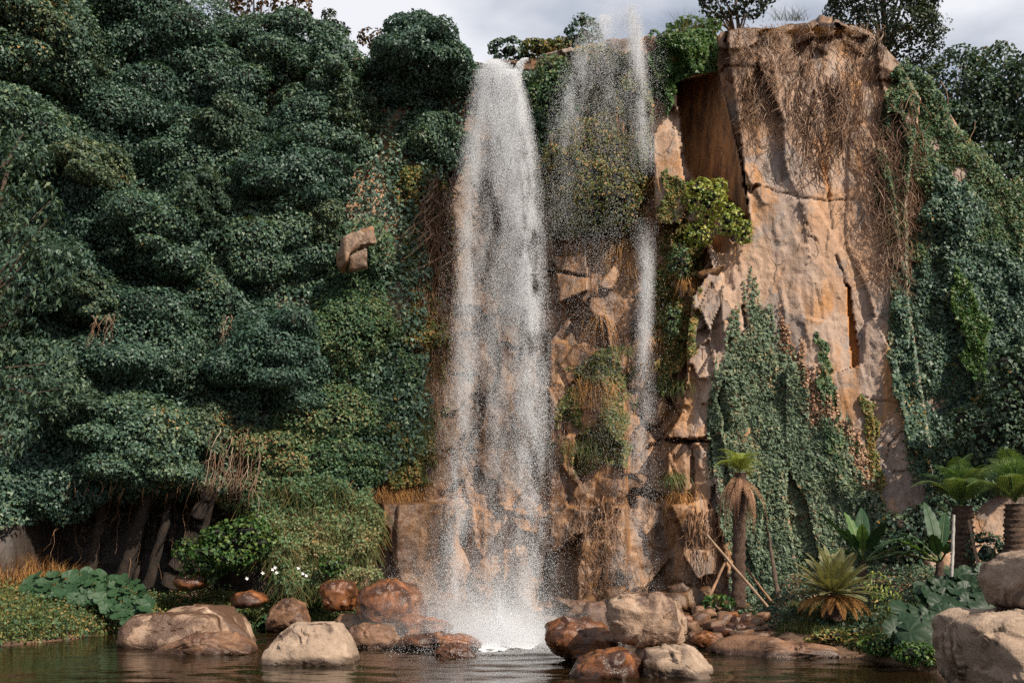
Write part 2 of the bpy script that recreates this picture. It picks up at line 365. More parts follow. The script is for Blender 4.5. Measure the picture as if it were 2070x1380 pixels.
M_soil = plain('soil', (0.06, 0.035, 0.02), (0.15, 0.085, 0.045), 0.95, 1.4, 0.8, 0.08)

def watermats():
    m, t, b, out = newmat('pond_water')
    v = coords(t, (0.55, 1.6, 1))
    c = ramp(t, noise(t, coords(t), 0.25, 4), [(0.35, (0.006, 0.007, 0.003)), (0.65, (0.017, 0.008, 0.003))])
    t.links.new(c, b.inputs['Base Color']); b.inputs['Roughness'].default_value = 0.05; b.inputs['IOR'].default_value = 1.33
    h = math_(t, 'ADD', noise(t, v, 2.2, 3, 0.5), math_(t, 'MULTIPLY', noise(t, v, 7.0, 3, 0.5), 0.35))
    b.inputs['Specular IOR Level'].default_value = 0.35; bump(t, b, h, 0.22, 0.05)
    d, t, b, out = newmat('water_drop')
    b.inputs['Base Color'].default_value = (0.74, 0.76, 0.79, 1); b.inputs['Roughness'].default_value = 0.3
    tr = t.nodes.new('ShaderNodeBsdfTranslucent'); tr.inputs[0].default_value = (0.9, 0.92, 0.95, 1)
    ms = t.nodes.new('ShaderNodeMixShader'); ms.inputs[0].default_value = 0.35
    t.links.new(b.outputs[0], ms.inputs[1]); t.links.new(tr.outputs[0], ms.inputs[2]); t.links.new(ms.outputs[0], out.inputs[0])
    f, t, b, out = newmat('foam')
    b.inputs['Base Color'].default_value = (0.80, 0.82, 0.84, 1); b.inputs['Roughness'].default_value = 0.7
    bump(t, b, noise(t, coords(t), 9, 6, 0.7), 1.0, 0.08)
    return m, d, f
M_water, M_drop, M_foam = watermats()

# ------------------------------------------------------------------ the cliff as a depth field
_cx = [-260, 0, 300, 600, 850, 950, 1100, 1250, 1400, 1500, 1830, 1950, 2070, 2340]
_cb = [35.0, 36.5, 39.0, 41.0, 42.0, 42.6, 42.0, 41.3, 40.9, 40.8, 40.2, 39.8, 39.4, 38.6]
_ct = [40.0, 42.0, 44.0, 45.0, 45.2, 45.6, 44.4, 43.7, 43.4, 43.0, 42.6, 42.5, 42.4, 42.0]
RIM = ([-260, 0, 300, 500, 640, 760, 900, 985, 1080, 1180, 1240, 1330, 1440, 1480, 1560, 1620, 1690, 1760, 1830, 1900, 1960, 2010, 2070, 2340],
       [-60, -30, 20, 70, 110, 120, 125, 128, 116, 90, 75, 75, 75, 62, 52, 44, 40, 66, 140, 210, 290, 365, 400, 700])
def rim(px): return np.interp(px, *RIM)
def blk(D, px, py, poly, pts, mode):
    """block of rock: plane through three (px, py, depth) points, inside a polygon"""
    A = np.array([[p[0], p[1], 1] for p in pts], float); k = np.linalg.solve(A, np.array([p[2] for p in pts], float))
    m = inpoly(px, py, poly); v = k[0] * px + k[1] * py + k[2]
    if mode == 'min': return np.where(m, np.minimum(D, v), D)
    if mode == 'max': return np.where(m, np.maximum(D, v), D)
    return np.where(m, v, D)
SLAB = [(1466, 40), (1480, 150), (1500, 300), (1516, 450), (1500, 490), (1425, 480), (1440, 540), (1402, 600), (1390, 700), (1388, 770), (1376, 838), (1347, 884), (1440, 892), (1447, 1010), (1484, 1240), (1900, 1240), (1880, 900), (1835, 600), (1832, 400), (1860, 200), (1790, 80), (1650, 30), (1560, 30)]
CRACKS = [([(1505, 373), (1535, 376), (1600, 395), (1680, 408), (1730, 404)], 1.9, 0.08),
          ([(1345, 886), (1392, 893), (1445, 876)], 4.5, 0.5),
          ([(1560, 260), (1600, 330), (1640, 470)], 1.8, 0.06), ([(1640, 180), (1668, 330), (1680, 470)], 2.2, 0.12),
          ([(1500, 620), (1508, 660)], 4.5, 0.4), ([(1690, 520), (1710, 580)], 3.0, 0.2), ([(1110, 548), (1190, 560)], 4.0, 0.4),
          ([(1750, 1040), (1800, 900), (1840, 860)], 2.0, 0.10), ([(1740, 800), (1830, 820)], 2.0, 0.08), ([(1505, 375), (1516, 388), (1530, 374)], 5.0, 0.4)]
SLOT = [(1712, 575), (1720, 585), (1726, 640), (1736, 700), (1738, 742), (1724, 744), (1716, 660)]
def cliff_depth(px, py, fine=True):
    px = np.asarray(px, float); py = np.asarray(py, float)
    k = (1200 - py) / 1140.0
    D = np.interp(px, _cx, _cb) * (1 - k) + np.interp(px, _cx, _ct) * k
    P = np.stack([px / 54, py / 54, np.zeros_like(px)], -1)
    D = D + 0.55 * fbm(P * 0.35, 3, 1)
    # broken rock between the falls and the slab
    mid = sstep(870, 930, px) * (1 - sstep(1400, 1470, px))
    D = D + mid * (facets(px / 120 + py / 900, py / 170, 3, 1.2, 0.45) + facets(px / 60, py / 75, 8, 0.42, 0.6) + 0.12 * fbm(P * 2, 3, 4))
    # forward ledge at the foot of the falls
    D = D - 1.1 * sstep(0, 6, py - (1012 + 34 * facets(px / 48, px * 0 + 0.5, 13, 1, 0.9) * sstep(900, 1000, px) + 10 * fbm(P * 1.5, 3, 8))) * sstep(762, 778, px) * (1 - sstep(1476, 1486, px))
    D = D - 0.5 * sstep(0, 5, py - (700 + 14 * np.sin(px / 37))) * sstep(1100, 1115, px) * (1 - sstep(1260, 1275, px))
    D = D + (0.30 * facets(px / 34, py / 260, 10, 1, 0.7) + 0.06 * fbm(P * 2.5, 3, 18)) * sstep(1005, 1025, py) * sstep(770, 790, px) * (1 - sstep(1000, 1100, px))
    # big slab
    S = D.copy()
    wx = 4 * fbm(P * 0.9, 3, 14); wy = 4 * fbm(P * 0.9, 3, 15)
    sl = 0.06 * fbm(P * 0.4, 2, 2) + facets((px + wx) / 85 - py / 420, (py + wy) / 300 + px / 900, 5, 0.42, 0.7) + 0.06 * facets((px + wx) / 34 - py / 160, (py + wy) / 95, 6, 1, 1.0) + 0.03 * facets((px + wx) / 15 - py / 90, (py + wy) / 26, 12, 1, 0.9)
    left = 1 - sstep(1440, 1500, px)
    sl = sl + left * sstep(480, 520, py) * facets((px + wx) / 34, (py + wy) / 70, 7, 0.5, 0.8)
    Sd = 41.55 - (py - 60) / 1140 * 2.1 - (px - 1500) / 330 * 0.5 + sl
    m = inpoly(px, py, SLAB)
    D = np.where(m, np.minimum(D, Sd), D)
    # recess below the hanging lip at the slab's lower left
    D = np.where(inpoly(px, py, [(1352, 893), (1446, 893), (1450, 1030), (1352, 1030)]), np.minimum(D, Sd + 0.35 + 0.5 * facets(px / 30, py / 70, 11, 1, 0.6) * 0.5), D)
    # broken blocks along the crest
    top = (1 - sstep(20, 130, py - rim(px))) * sstep(1440, 1470, px) * (1 - sstep(1800, 1850, px))
    D = D + top * (facets(px / 70, py / 34, 9, 0.7, 0.5) + 0.25)
    # face turned from the sun, pillar beside it, chipped faces
    D = blk(D, px, py, [(1364, 166), (1452, 144), (1470, 210), (1498, 330), (1516, 446), (1470, 400), (1440, 440), (1384, 330)], [(1365, 160, 45.3), (1505, 400, 41.35), (1450, 145, 43.1)], 'set')
    D = blk(D, px, py, [(1320, 272), (1366, 258), (1380, 345), (1392, 410), (1375, 450), (1326, 450)], [(1320, 270, 41.9), (1390, 260, 41.5), (1320, 440, 41.2)], 'set')
    D = blk(D, px, py, [(1425, 480), (1480, 462), (1474, 510), (1448, 512)], [(1425, 480, 42.6), (1480, 462, 40.9), (1450, 512, 42.0)], 'set')
    D = blk(D, px, py, [(1120, 520), (1185, 512), (1190, 585), (1130, 612)], [(1120, 520, 42.6), (1190, 512, 42.0), (1120, 610, 42.0)], 'set')
    D = blk(D, px, py, [(1150, 640), (1222, 640), (1232, 706), (1166, 700)], [(1150, 640, 43.4), (1222, 640, 43.4), (1166, 700, 43.0)], 'max')
    D = blk(D, px, py, [(1590, 66), (1640, 44), (1650, 70), (1612, 92)], [(1590, 66, 42.2), (1640, 44, 41.2), (1612, 92, 41.6)], 'set')
    D = blk(D, px, py, [(1640, 60), (1672, 34), (1690, 48), (1684, 74), (1650, 78)], [(1640, 60, 42.3), (1690, 48, 41.0), (1650, 78, 41.8)], 'set')
    # shadowed slot left of the foot of the falls
    D = blk(D, px, py, [(764, 1062), (784, 1062), (800, 1180), (772, 1180)], [(764, 1062, 42.2), (784, 1062, 42.2), (772, 1180, 41.9)], 'max')
    # undercut at the left foot
    cave = sstep(985, 1040, py) * sstep(20, 150, px) * (1 - sstep(420, 520, px))
    D = D + 3.4 * cave * (0.95 + 0.25 * facets(px / 110, py / 300, 4, 1, 0.4))
    jx = 7 * fbm(P * 2.2, 3, 41); jy = 7 * fbm(P * 2.2, 3, 42); jw = 0.55 + 0.9 * vnoise(P * 1.7 + 5)
    for pl, w, dep in CRACKS:
        D = D + dep * np.clip(1 - segdist(px + jx, py + jy, pl) / (w * jw), 0, 1)
    D = D + 0.55 * inpoly(px + jx * 0.7, py + jy, SLOT)
    if fine: D = D + 0.035 * fbm(P * 5, 3, 6)
    return D
def cp(px, py, off=0.0):
    """world point on the cliff face, off metres in front of it"""
    return W(px, py, cliff_depth(px, py) - off)

def build_cliff():
    cols = np.concatenate([np.arange(-1000, -260, 40.0), np.arange(-260, 740, 10.0), np.arange(740, 1900, 3.0), np.arange(1900, 2345, 8.0), np.arange(2345, 3400, 40.0)])
    t = np.linspace(0, 1, 400)
    PXg, T = np.meshgrid(cols, t, indexing='ij')
    R = rim(PXg) + 6 * fbm(np.stack([PXg / 22, PXg * 0, PXg * 0], -1), 3, 12) + 7 * facets(PXg / 55, PXg * 0 + 0.5, 2, 1, 0.3)
    PYg = 1235 + (R - 1235) * T
    D = cliff_depth(PXg, PYg)
    V = W(PXg, PYg, D)
    # plateau: rows that run back from the rim
    back = np.array([0.35, 0.9, 1.8, 3.2, 5.5, 9, 16, 30, 60, 120, 260, 500.0])
    e = V[:, -1:, :]
    B = np.repeat(e, len(back), 1).copy()
    B[:, :, 1] += back[None]
    B[:, :, 0] *= (1 + back[None] * 0.01)
    B[:, :, 2] += 0.25 * np.minimum(back, 4)[None] * 0.5 + 0.3 * fbm(B.reshape(-1, 3) * 0.6, 3, 3).reshape(B.shape[:2])
    V = np.concatenate([V, B], 1)
    nC, nR = V.shape[:2]
    idx = np.arange(nC * nR).reshape(nC, nR)
    Fq = np.stack([idx[:-1, :-1], idx[1:, :-1], idx[1:, 1:], idx[:-1, 1:]], -1).reshape(-1, 4)
    wet = sstep(800, 900, PXg) * (1 - sstep(1320, 1400, PXg)) * sstep(150, 500, PYg)
    wet = np.maximum(wet * 0.75, 0.95 * sstep(900, 960, PXg) * (1 - sstep(1340, 1480, PXg)) * sstep(560, 760, PYg))
    wet = np.maximum(wet, 0.55 * sstep(1000, 1040, PYg) * sstep(760, 770, PXg) * (1 - sstep(1470, 1500, PXg)))
    wet = np.maximum(wet, 0.5 * sstep(890, 900, PYg) * sstep(1330, 1345, PXg) * (1 - sstep(1430, 1460, PXg)))
    wet = np.maximum(wet, 0.55 * (1 - sstep(740, 800, PXg)))
    wet = np.maximum(wet, 0.62 * (1 - sstep(30, 150, PYg - rim(PXg))) * (PXg > 1300))
    wet = np.maximum(wet, 0.9 * inpoly(PXg, PYg, [(1364, 166), (1452, 144), (1470, 210), (1498, 330), (1516, 446), (1440, 440), (1384, 330)]))  # not damp: shade of the face turned from the sun, painted in
    crack = np.zeros_like(PXg); PP = np.stack([PXg / 54, PYg / 54, PXg * 0], -1); JX = 7 * fbm(PP * 2.2, 3, 41); JY = 7 * fbm(PP * 2.2, 3, 42)
    wet = np.maximum(wet, 1.0 * sstep(960, 1000, PYg) * sstep(120, 200, PXg) * (1 - sstep(520, 560, PXg)))  # not damp: darkens the left hollow with painted shade
    for pl, w, dep in CRACKS: crack = np.maximum(crack, np.clip(1.1 - segdist(PXg + JX, PYg + JY, pl) / (w * 0.6), 0, 0.85))
    rust = 0.85 * inpoly(PXg + 3, PYg, SLOT).astype(float)
    rust = np.maximum(rust, 0.8 * np.clip(1 - segdist(PXg, PYg, [(1650, 285), (1662, 330), (1678, 400)]) / 9, 0, 1))
    dark = 0.97 * sstep(950, 1010, PYg) * (1 - sstep(520, 580, PXg)) * (1 - 0.12 * sstep(0.05, 0.3, fbm(PP * 0.6, 3, 71)) * (PXg < 170))  # shade of the left hollow and far-left wall painted into the rock
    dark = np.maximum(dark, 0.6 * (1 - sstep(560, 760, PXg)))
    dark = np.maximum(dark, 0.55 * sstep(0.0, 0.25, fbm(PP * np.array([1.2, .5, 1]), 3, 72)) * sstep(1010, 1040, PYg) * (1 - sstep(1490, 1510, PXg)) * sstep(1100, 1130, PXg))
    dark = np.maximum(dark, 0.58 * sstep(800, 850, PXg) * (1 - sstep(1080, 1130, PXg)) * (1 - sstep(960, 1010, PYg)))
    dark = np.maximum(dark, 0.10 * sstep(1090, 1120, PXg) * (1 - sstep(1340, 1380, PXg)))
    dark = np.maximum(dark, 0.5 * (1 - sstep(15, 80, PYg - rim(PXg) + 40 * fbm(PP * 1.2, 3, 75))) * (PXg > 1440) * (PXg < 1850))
    wet = np.maximum(wet, 0.95 * sstep(985, 1005, PYg) * sstep(755, 765, PXg) * (1 - sstep(900, 960, PXg)))
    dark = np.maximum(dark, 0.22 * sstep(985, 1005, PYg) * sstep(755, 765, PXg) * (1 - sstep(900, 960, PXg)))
    wet = np.maximum(wet, 0.85 * (1 - sstep(20, 75, PYg - rim(PXg) + 40 * fbm(PP * 1.2, 3, 73))) * (PXg > 1440) * (PXg < 1850))
    pad = lambda a: np.concatenate([a, np.repeat(a[:, -1:], len(back), 1)], 1).ravel()
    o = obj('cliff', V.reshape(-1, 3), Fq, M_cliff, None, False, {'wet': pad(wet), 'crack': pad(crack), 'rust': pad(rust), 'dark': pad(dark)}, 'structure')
    return o
cliff = build_cliff()

# loose blocks seated on the crest and ledges: parts of the cliff
def hull(w, h, dep, seed, n=13):
    r = np.random.default_rng(seed); q = r.uniform(-1, 1, (n, 3)); q = q / np.abs(q).max(1, keepdims=True) * r.uniform(0.75, 1.0, (n, 1))
    bm = bmesh.new()
    for p in q * np.array([w, dep, h]) / 2: bm.verts.new(p)
    g = bmesh.ops.convex_hull(bm, input=bm.verts)
    bmesh.ops.delete(bm, geom=list({v for v in g['geom_interior'] + g['geom_unused'] if isinstance(v, bmesh.types.BMVert)}), context='VERTS')
    bmesh.ops.dissolve_limit(bm, angle_limit=0.30, verts=bm.verts, edges=bm.edges)
    bmesh.ops.triangulate(bm, faces=bm.faces); bm.verts.index_update()
    V = np.array([v.co[:] for v in bm.verts]); f = np.array([[v.index for v in x.verts] for x in bm.faces]); bm.free(); return V, f
def rock_block(px, py, d, w, h, dep, seed, rz=0.0, ry=0.0, wet=0.8, dk=0.3):
    V, f = hull(w * 1.25, h * 1.25, dep * 1.25, seed + 100)
    M = np.array(Matrix.Rotation(rz, 3, 'Z') @ Matrix.Rotation(ry, 3, 'Y'))
    bm = bmesh.new(); vv = [bm.verts.new(p) for p in V]; [bm.faces.new([vv[i] for i in q]) for q in f]; bmesh.ops.subdivide_edges(bm, edges=bm.edges, cuts=3, use_grid_fill=True); bmesh.ops.triangulate(bm, faces=bm.faces); bm.verts.index_update()
    V = np.array([v.co[:] for v in bm.verts]); f = np.array([[v.index for v in q.verts] for q in bm.faces]); bm.free()
    V = V + 0.09 * np.stack([fbm(V * 2.6, 3, seed + i) for i in range(3)], -1) + norm(V) * 0.05 * facets(V[:, 0] * 4 + 9, V[:, 2] * 4 + 9, seed & 15, 1, 0.8)[:, None]
    c = W(px, py, d); V = V @ M.T + c; n = len(V)
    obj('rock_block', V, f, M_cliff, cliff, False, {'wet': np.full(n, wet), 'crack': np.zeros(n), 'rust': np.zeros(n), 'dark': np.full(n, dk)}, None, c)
for q in [(1652, 60, 42.8, 1.0, .7, 1.0, 2, .5, -.5), (1676, 58, 42.5, .8, .9, .9, 3, .2, .5), 
          (1520, 92, 42.5, .8, .7, .9, 7, .6, -.3), 
          (1488, 150, 42.0, .5, .6, .6, 9, .2, .2), (1340, 226, 43.8, 1.0, .9, 1.0, 10, .4, .1), (1395, 134, 44.5, 1.1, .6, .9, 11, .1, .3), (1286, 770, 42.2, 1.0, 1.0, 1.0, 15, .4, .1), (1320, 830, 41.9, .8, 1.1, 1.0, 17, .2, .2), (1432, 548, 41.0, .8, .7, .8, 18, .2, .3), (712, 500, 41.4, .8, 1.2, .9, 19, .3, .2, .5), (742, 478, 41.6, .6, 1.0, .8, 20, .7, .3, .5), (694, 520, 41.3, .5, .9, .8, 21, .2, .1, .5), (724, 532, 41.4, .7, .8, .8, 22, .2, .1, .5),
          (1700, 84, 42.6, .8, .7, .8, 24, .2, -.4)]:
    rock_block(*q)
r0 = np.random.default_rng(19)
for k in range(34):   # wet rubble where the wall meets the ground
    x = r0.uniform(1120, 1500); rock_block(x, r0.uniform(1195, 1238), r0.uniform(36.5, 40.0), r0.uniform(.5, 1.2), r0.uniform(.3, .7), r0.uniform(.5, 1.0), 300 + k, r0.uniform(0, 3), r0.uniform(-.3, .3), 0.95, 0.55)

# ------------------------------------------------------------------ ground and pond
_bx = [-3000, -300, 0, 140, 240, 330, 520, 620, 760, 860, 1130, 1240, 1400, 1440, 1740, 1830, 1920, 2070, 2600, 4500]
_by = [1312, 1312, 1306, 1292, 1275, 1264, 1266, 1264, 1272, 1276, 1274, 1280, 1290, 1318, 1330, 1345, 1372, 1400, 1440, 1470]
def bank_depth(px): return (CAMH * F) / (np.interp(px, _bx, _by) - YH)
def ground_z(X, Y):
    Yc = np.maximum(Y, 1.0); px = 1035 + X / Yc * F
    t = Yc - bank_depth(px)
    z = np.interp(t, [-4, -0.6, 0, 0.7, 2.5, 5, 9, 20, 60], [-1.1, -0.35, 0.0, 0.28, 0.65, 1.15, 1.75, 2.2, 2.5])
    z = z + 0.12 * fbm(np.stack([X * 0.7, Y * 0.7, X * 0], -1), 3, 21) * sstep(-0.2, 1.5, t)
    low = sstep(800, 900, px) * (1 - sstep(1540, 1600, px)); z = np.where(t > 0, z * (1 - 0.72 * low), z)
    near = np.interp(Y, [-1e4, 7, 11, 13], [1.5, 1.5, -1.1, -1.1])
    z = np.where(Y < 13, near, z)
    return np.where((Y < 13) & (np.abs(X) > 55), 1.5, z)
def build_ground():
    g = lambda a, b, s, far: np.concatenate([-np.array(far[::-1]) + a, np.arange(a, b, s), np.array(far) + b])
    far = [1, 3, 7, 15, 30, 60, 120, 300, 700]
    xs = g(-24, 24, 0.22, far); ys = np.concatenate([[-700, -300, -120, -60, -20, 0, 5, 7, 9, 11, 13, 15, 17, 19], np.arange(20, 46, 0.22), 46 + np.array(far)])
    X, Y = np.meshgrid(xs, ys, indexing='ij'); Z = ground_z(X, Y)
    idx = np.arange(X.size).reshape(X.shape)
    Fq = np.stack([idx[:-1, :-1], idx[1:, :-1], idx[1:, 1:], idx[:-1, 1:]], -1).reshape(-1, 4)
    o = obj('ground', np.stack([X, Y, Z], -1).reshape(-1, 3), Fq, M_soil, None, True, None, 'structure')
    xs = np.concatenate([[-50, -40, -30, -24], np.arange(-20, 20, 0.12), [20, 24, 30, 40, 50]]); ys = np.concatenate([[9, 12, 15, 18], np.arange(20, 40, 0.12), [40, 43]]); X, Y = np.meshgrid(xs, ys, indexing='ij'); q = np.hypot(X + 0.35, (Y - 32) * 1.0)
    ZW = (0.045 * np.exp(-q / 5) + 0.006) * (np.sin(q * 5.5 + 2 * fbm(np.stack([X * .5, Y * .5, X * 0], -1), 2, 3)) * 0.5 + 1.6 * fbm(np.stack([X * 0.9, Y * 2.0, X * 0], -1), 3, 4)) * (np.abs(X) < 19); idx = np.arange(X.size).reshape(X.shape)
    Fq = np.stack([idx[:-1, :-1], idx[1:, :-1], idx[1:, 1:], idx[:-1, 1:]], -1).reshape(-1, 4)
    obj('pond', np.stack([X, Y, ZW], -1).reshape(-1, 3), Fq, M_water, None, True, None, 'structure')
build_ground()
def gp(px, d, up=0.0):
    X = (np.asarray(px, float) - 1035) / F * d
    return np.stack(np.broadcast_arrays(X, d, ground_z(X, np.asarray(d, float) + 0 * X) + up), -1).astype(float)

# ------------------------------------------------------------------ boulders
def boulder(name, label, outline, d, depth, mat, seed, sub=5, box=0.55, rough=0.05, cuts=5, cat='boulder', group=None, cutmin=0.72, facet=0.06):
    """a rock from its front outline (photo px), centre distance d and half-depth (m)"""
    r = np.random.default_rng(seed); Vd, f = ico(sub)
    P = np.array(outline, float); lo, hi = P.min(0), P.max(0); c = (lo + hi) / 2
    # smooth polar radius of the outline
    Q = []
    for k in range(len(P)):
        a, b = P[k], P[(k + 1) % len(P)]
        for t in np.linspace(0, 1, 24, endpoint=False): Q.append(a + (b - a) * t)
    Q = np.array(Q) - c; th = np.arctan2(-Q[:, 1], Q[:, 0]); rr = np.hypot(Q[:, 0], Q[:, 1])
    o = np.argsort(th); th, rr = th[o], rr[o]
    g = np.linspace(-math.pi, math.pi, 181); R = np.interp(g, np.concatenate([th - 2 * math.pi, th, th + 2 * math.pi]), np.tile(rr, 3))
    kern = np.array([1, 2, 3, 2, 1.]); kern /= kern.sum(); R[:-1] = np.convolve(np.concatenate([R[-3:-1], R[:-1], R[:2]]), kern, 'valid'); R[-1] = R[0]
    theta = np.arctan2(Vd[:, 2], Vd[:, 0]); s = np.hypot(Vd[:, 0], Vd[:, 2])
    Rv = np.interp(theta, g, R) * d / F
    s2 = s ** box; y = np.sign(Vd[:, 1]) * np.abs(Vd[:, 1]) ** (box + 0.1)
    V = np.stack([np.cos(theta) * Rv * s2, y * depth, np.sin(theta) * Rv * s2], -1)
    S = V.std()
    for _ in range(cuts):
        n = r.normal(size=3); n[1] = -abs(n[1]) * 1.2; n = norm(n)
        k = np.max(V @ n) * r.uniform(cutmin, 0.95); q = np.clip(V @ n - k, 0, None); V = V - 0.85 * q[:, None] * n
    n = norm(V)
    size = (hi - lo).mean() * d / F
    V = V + n * (size * rough * (fbm(V / size * 2.2, 5, seed) + 0.6 * fbm(V / size * 7, 3, seed + 2)))[:, None]
    V = V + n * (size * facet * facets(np.arctan2(n[:, 2], n[:, 0]) * 2.2 + 9, n[:, 1] * 3 + 5 + n[:, 2], seed & 15, 1, 0.9))[:, None]
    cw = W(c[0], c[1], d); V = V + cw
    base = np.array([cw[0], cw[1], V[:, 2].min()])
    return tag(obj(name, V, f, mat, None, True, None, None, base), label, cat, group)

B = boulder
B('boulder', 'pale tan flat-topped boulder alone in the pond, dark stain at its lower left', [(530, 1346), (538, 1320), (560, 1285), (588, 1262), (640, 1259), (686, 1260), (702, 1286), (719, 1322), (722, 1342), (690, 1354), (600, 1356)], 27.8, 0.95, M_rock_pale, 11, 6, 0.46, 0.035, 3, facet=0.03)
B('boulder', 'pale boulder with brown run-off streaks standing at the left pond edge', [(245, 1302), (253, 1268), (278, 1242), (340, 1239), (425, 1240), (442, 1248), (452, 1312), (380, 1320), (262, 1316)], 31.6, 0.9, M_rock_mixed, 12, 6, 0.42, 0.025, 2, facet=0.025)
B('boulder', 'sloping brown-sided boulder with a seam behind the streaked pale boulder', [(334, 1262), (348, 1229), (400, 1222), (462, 1225), (490, 1246), (518, 1302), (505, 1320), (400, 1310)], 32.8, 1.0, M_rock_mixed, 13, 5, 0.5, 0.03, 2, facet=0.025)
B('boulder', 'low brown wet rock half sunk before the streaked pale boulder', [(304, 1324), (340, 1302), (400, 1281), (462, 1279), (505, 1296), (520, 1320), (480, 1332), (350, 1336)], 30.0, 0.8, M_rock_brown, 14, 5, 0.6, 0.05, 4)
B('boulder', 'flat orange rock on the grass beside the white-flowered plant', [(462, 1214), (475, 1199), (505, 1193), (530, 1198), (542, 1214), (520, 1228), (475, 1228)], 37.6, 0.6, M_rock_orange, 15, 4)
B('boulder', 'smooth egg-shaped grey-brown boulder at the water behind the pale one', [(540, 1262), (550, 1230), (572, 1212), (595, 1209), (616, 1222), (630, 1258), (628, 1274), (545, 1276)], 36.2, 0.7, M_rock_brown, 16, 5, 0.62, 0.03, 2)
B('boulder', 'rusty wet boulder with a flat top and tapering foot on the grass', [(642, 1195), (650, 1178), (690, 1174), (724, 1177), (727, 1205), (712, 1232), (680, 1240), (655, 1225)], 36.8, 0.6, M_rock_orange, 17, 5, 0.55, 0.05, 5)
B('boulder', 'large glistening orange boulder beside the foot of the main fall', [(720, 1235), (730, 1195), (752, 1178), (800, 1172), (838, 1182), (854, 1206), (856, 1248), (836, 1266), (740, 1266)], 35.0, 1.0, M_rock_orange, 18, 5, 0.5, 0.07, 6)
B('boulder', 'dark orange slab-like rock leaning under the large glistening boulder', [(798, 1258), (815, 1241), (850, 1243), (900, 1253), (921, 1266), (905, 1282), (850, 1288), (815, 1280)], 33.4, 0.6, M_rock_orange, 19, 5, 0.6, 0.09, 5)
B('boulder', 'low brown wet rock just behind the pale boulder in the pond', [(690, 1286), (712, 1264), (760, 1262), (796, 1270), (808, 1300), (795, 1320), (705, 1318)], 31.6, 0.7, M_rock_brown, 20, 5, 0.6, 0.06, 4)
B('boulder', 'flat ochre rock veiled in spray left of the foam', [(796, 1300), (815, 1285), (880, 1279), (950, 1284), (985, 1302), (960, 1318), (830, 1322)], 31.0, 0.8, M_rock_orange, 21, 5, 0.7, 0.06, 4)
B('boulder', 'small smooth wet rock just in front of the flat ochre rock', [(872, 1322), (890, 1304), (920, 1299), (950, 1306), (964, 1326), (930, 1338), (885, 1338)], 29.2, 0.5, M_rock_orange, 22, 5, 0.65, 0.04, 2)
B('boulder', 'rounded dark boulder wrapped in mist left of the main fall', [(856, 1240), (866, 1212), (890, 1199), (920, 1199), (942, 1215), (952, 1250), (930, 1266), (870, 1266)], 36.4, 0.7, M_rock_brown, 23, 5, 0.55, 0.06, 4)
B('boulder', 'wet orange-brown boulder leaning against the big pale stacked one', [(1103, 1290), (1110, 1262), (1140, 1247), (1190, 1250), (1222, 1262), (1246, 1290), (1240, 1320), (1205, 1345), (1140, 1340), (1112, 1318)], 27.8, 0.85, M_rock_orange, 24, 5, 0.5, 0.07, 6)
B('boulder', 'big pale dark-streaked boulder perched on top of two other rocks', [(1227, 1250), (1227, 1212), (1262, 1199), (1330, 1197), (1366, 1212), (1385, 1245), (1391, 1276), (1380, 1303), (1350, 1310), (1290, 1306), (1245, 1292)], 26.1, 0.95, M_rock_mixed, 25, 6, 0.5, 0.04, 4, facet=0.04)
B('boulder', 'domed orange rock under the stacked boulder, left of the pale base', [(1154, 1364), (1170, 1335), (1210, 1313), (1262, 1311), (1292, 1330), (1308, 1372), (1260, 1386), (1165, 1384)], 25.0, 0.85, M_rock_orange, 26, 5, 0.6, 0.035, 3)
B('boulder', 'wide pale base rock carrying the stacked boulder', [(1276, 1330), (1300, 1308), (1380, 1300), (1415, 1318), (1440, 1356), (1448, 1376), (1400, 1388), (1300, 1386)], 25.4, 1.1, M_rock_pale, 27, 5, 0.55, 0.05, 5)
B('boulder', 'small flat orange rock awash beside the foam', [(1054, 1340), (1070, 1333), (1100, 1332), (1122, 1340), (1110, 1352), (1070, 1353)], 28.4, 0.4, M_rock_orange, 28, 4, 0.7)
B('boulder', 'grey square block behind the stacked boulder', [(1178, 1282), (1178, 1226), (1190, 1216), (1236, 1216), (1244, 1282)], 33.6, 0.6, M_rock_brown, 29, 5, 0.42, 0.03, 3)
B('boulder', 'rusty rounded rock on the shore right of the stacked boulders', [(1394, 1300), (1400, 1282), (1425, 1274), (1452, 1284), (1460, 1304), (1430, 1314)], 31.0, 0.45, M_rock_orange, 30, 4)
B('boulder', 'long low rust-brown rock sloping into the pond on the right shore', [(1438, 1320), (1450, 1296), (1490, 1286), (1560, 1289), (1640, 1298), (1720, 1310), (1748, 1326), (1700, 1340), (1500, 1342)], 29.6, 1.1, M_rock_brown, 31, 5, 0.62, 0.06, 5)
B('boulder', 'huge pale block in the lower right corner, shaded on its lower left', [(1920, 1290), (1926, 1256), (1960, 1242), (2060, 1236), (2180, 1240), (2200, 1440), (1960, 1440), (1936, 1370)], 19.6, 1.5, M_rock_pale, 32, 6, 0.45, 0.035, 4)
B('boulder', 'pale cracked boulder resting on the huge corner block', [(2008, 1175), (2014, 1142), (2040, 1122), (2090, 1112), (2150, 1130), (2160, 1230), (2060, 1240), (2022, 1222)], 19.9, 1.0, M_rock_pale, 33, 5, 0.5, 0.04, 5)
B('boulder', 'orange rock buried in grass under the leafy shrub', [(352, 1180), (362, 1160), (390, 1153), (415, 1160), (420, 1180), (395, 1194), (365, 1192)], 39.0, 0.6, M_rock_orange, 34, 4)
B('boulder', 'low ochre slab in the grass behind the pale pond boulder', [(668, 1262), (690, 1240), (720, 1240), (742, 1256), (725, 1270), (690, 1270)], 35.4, 0.6, M_rock_brown, 35, 4)
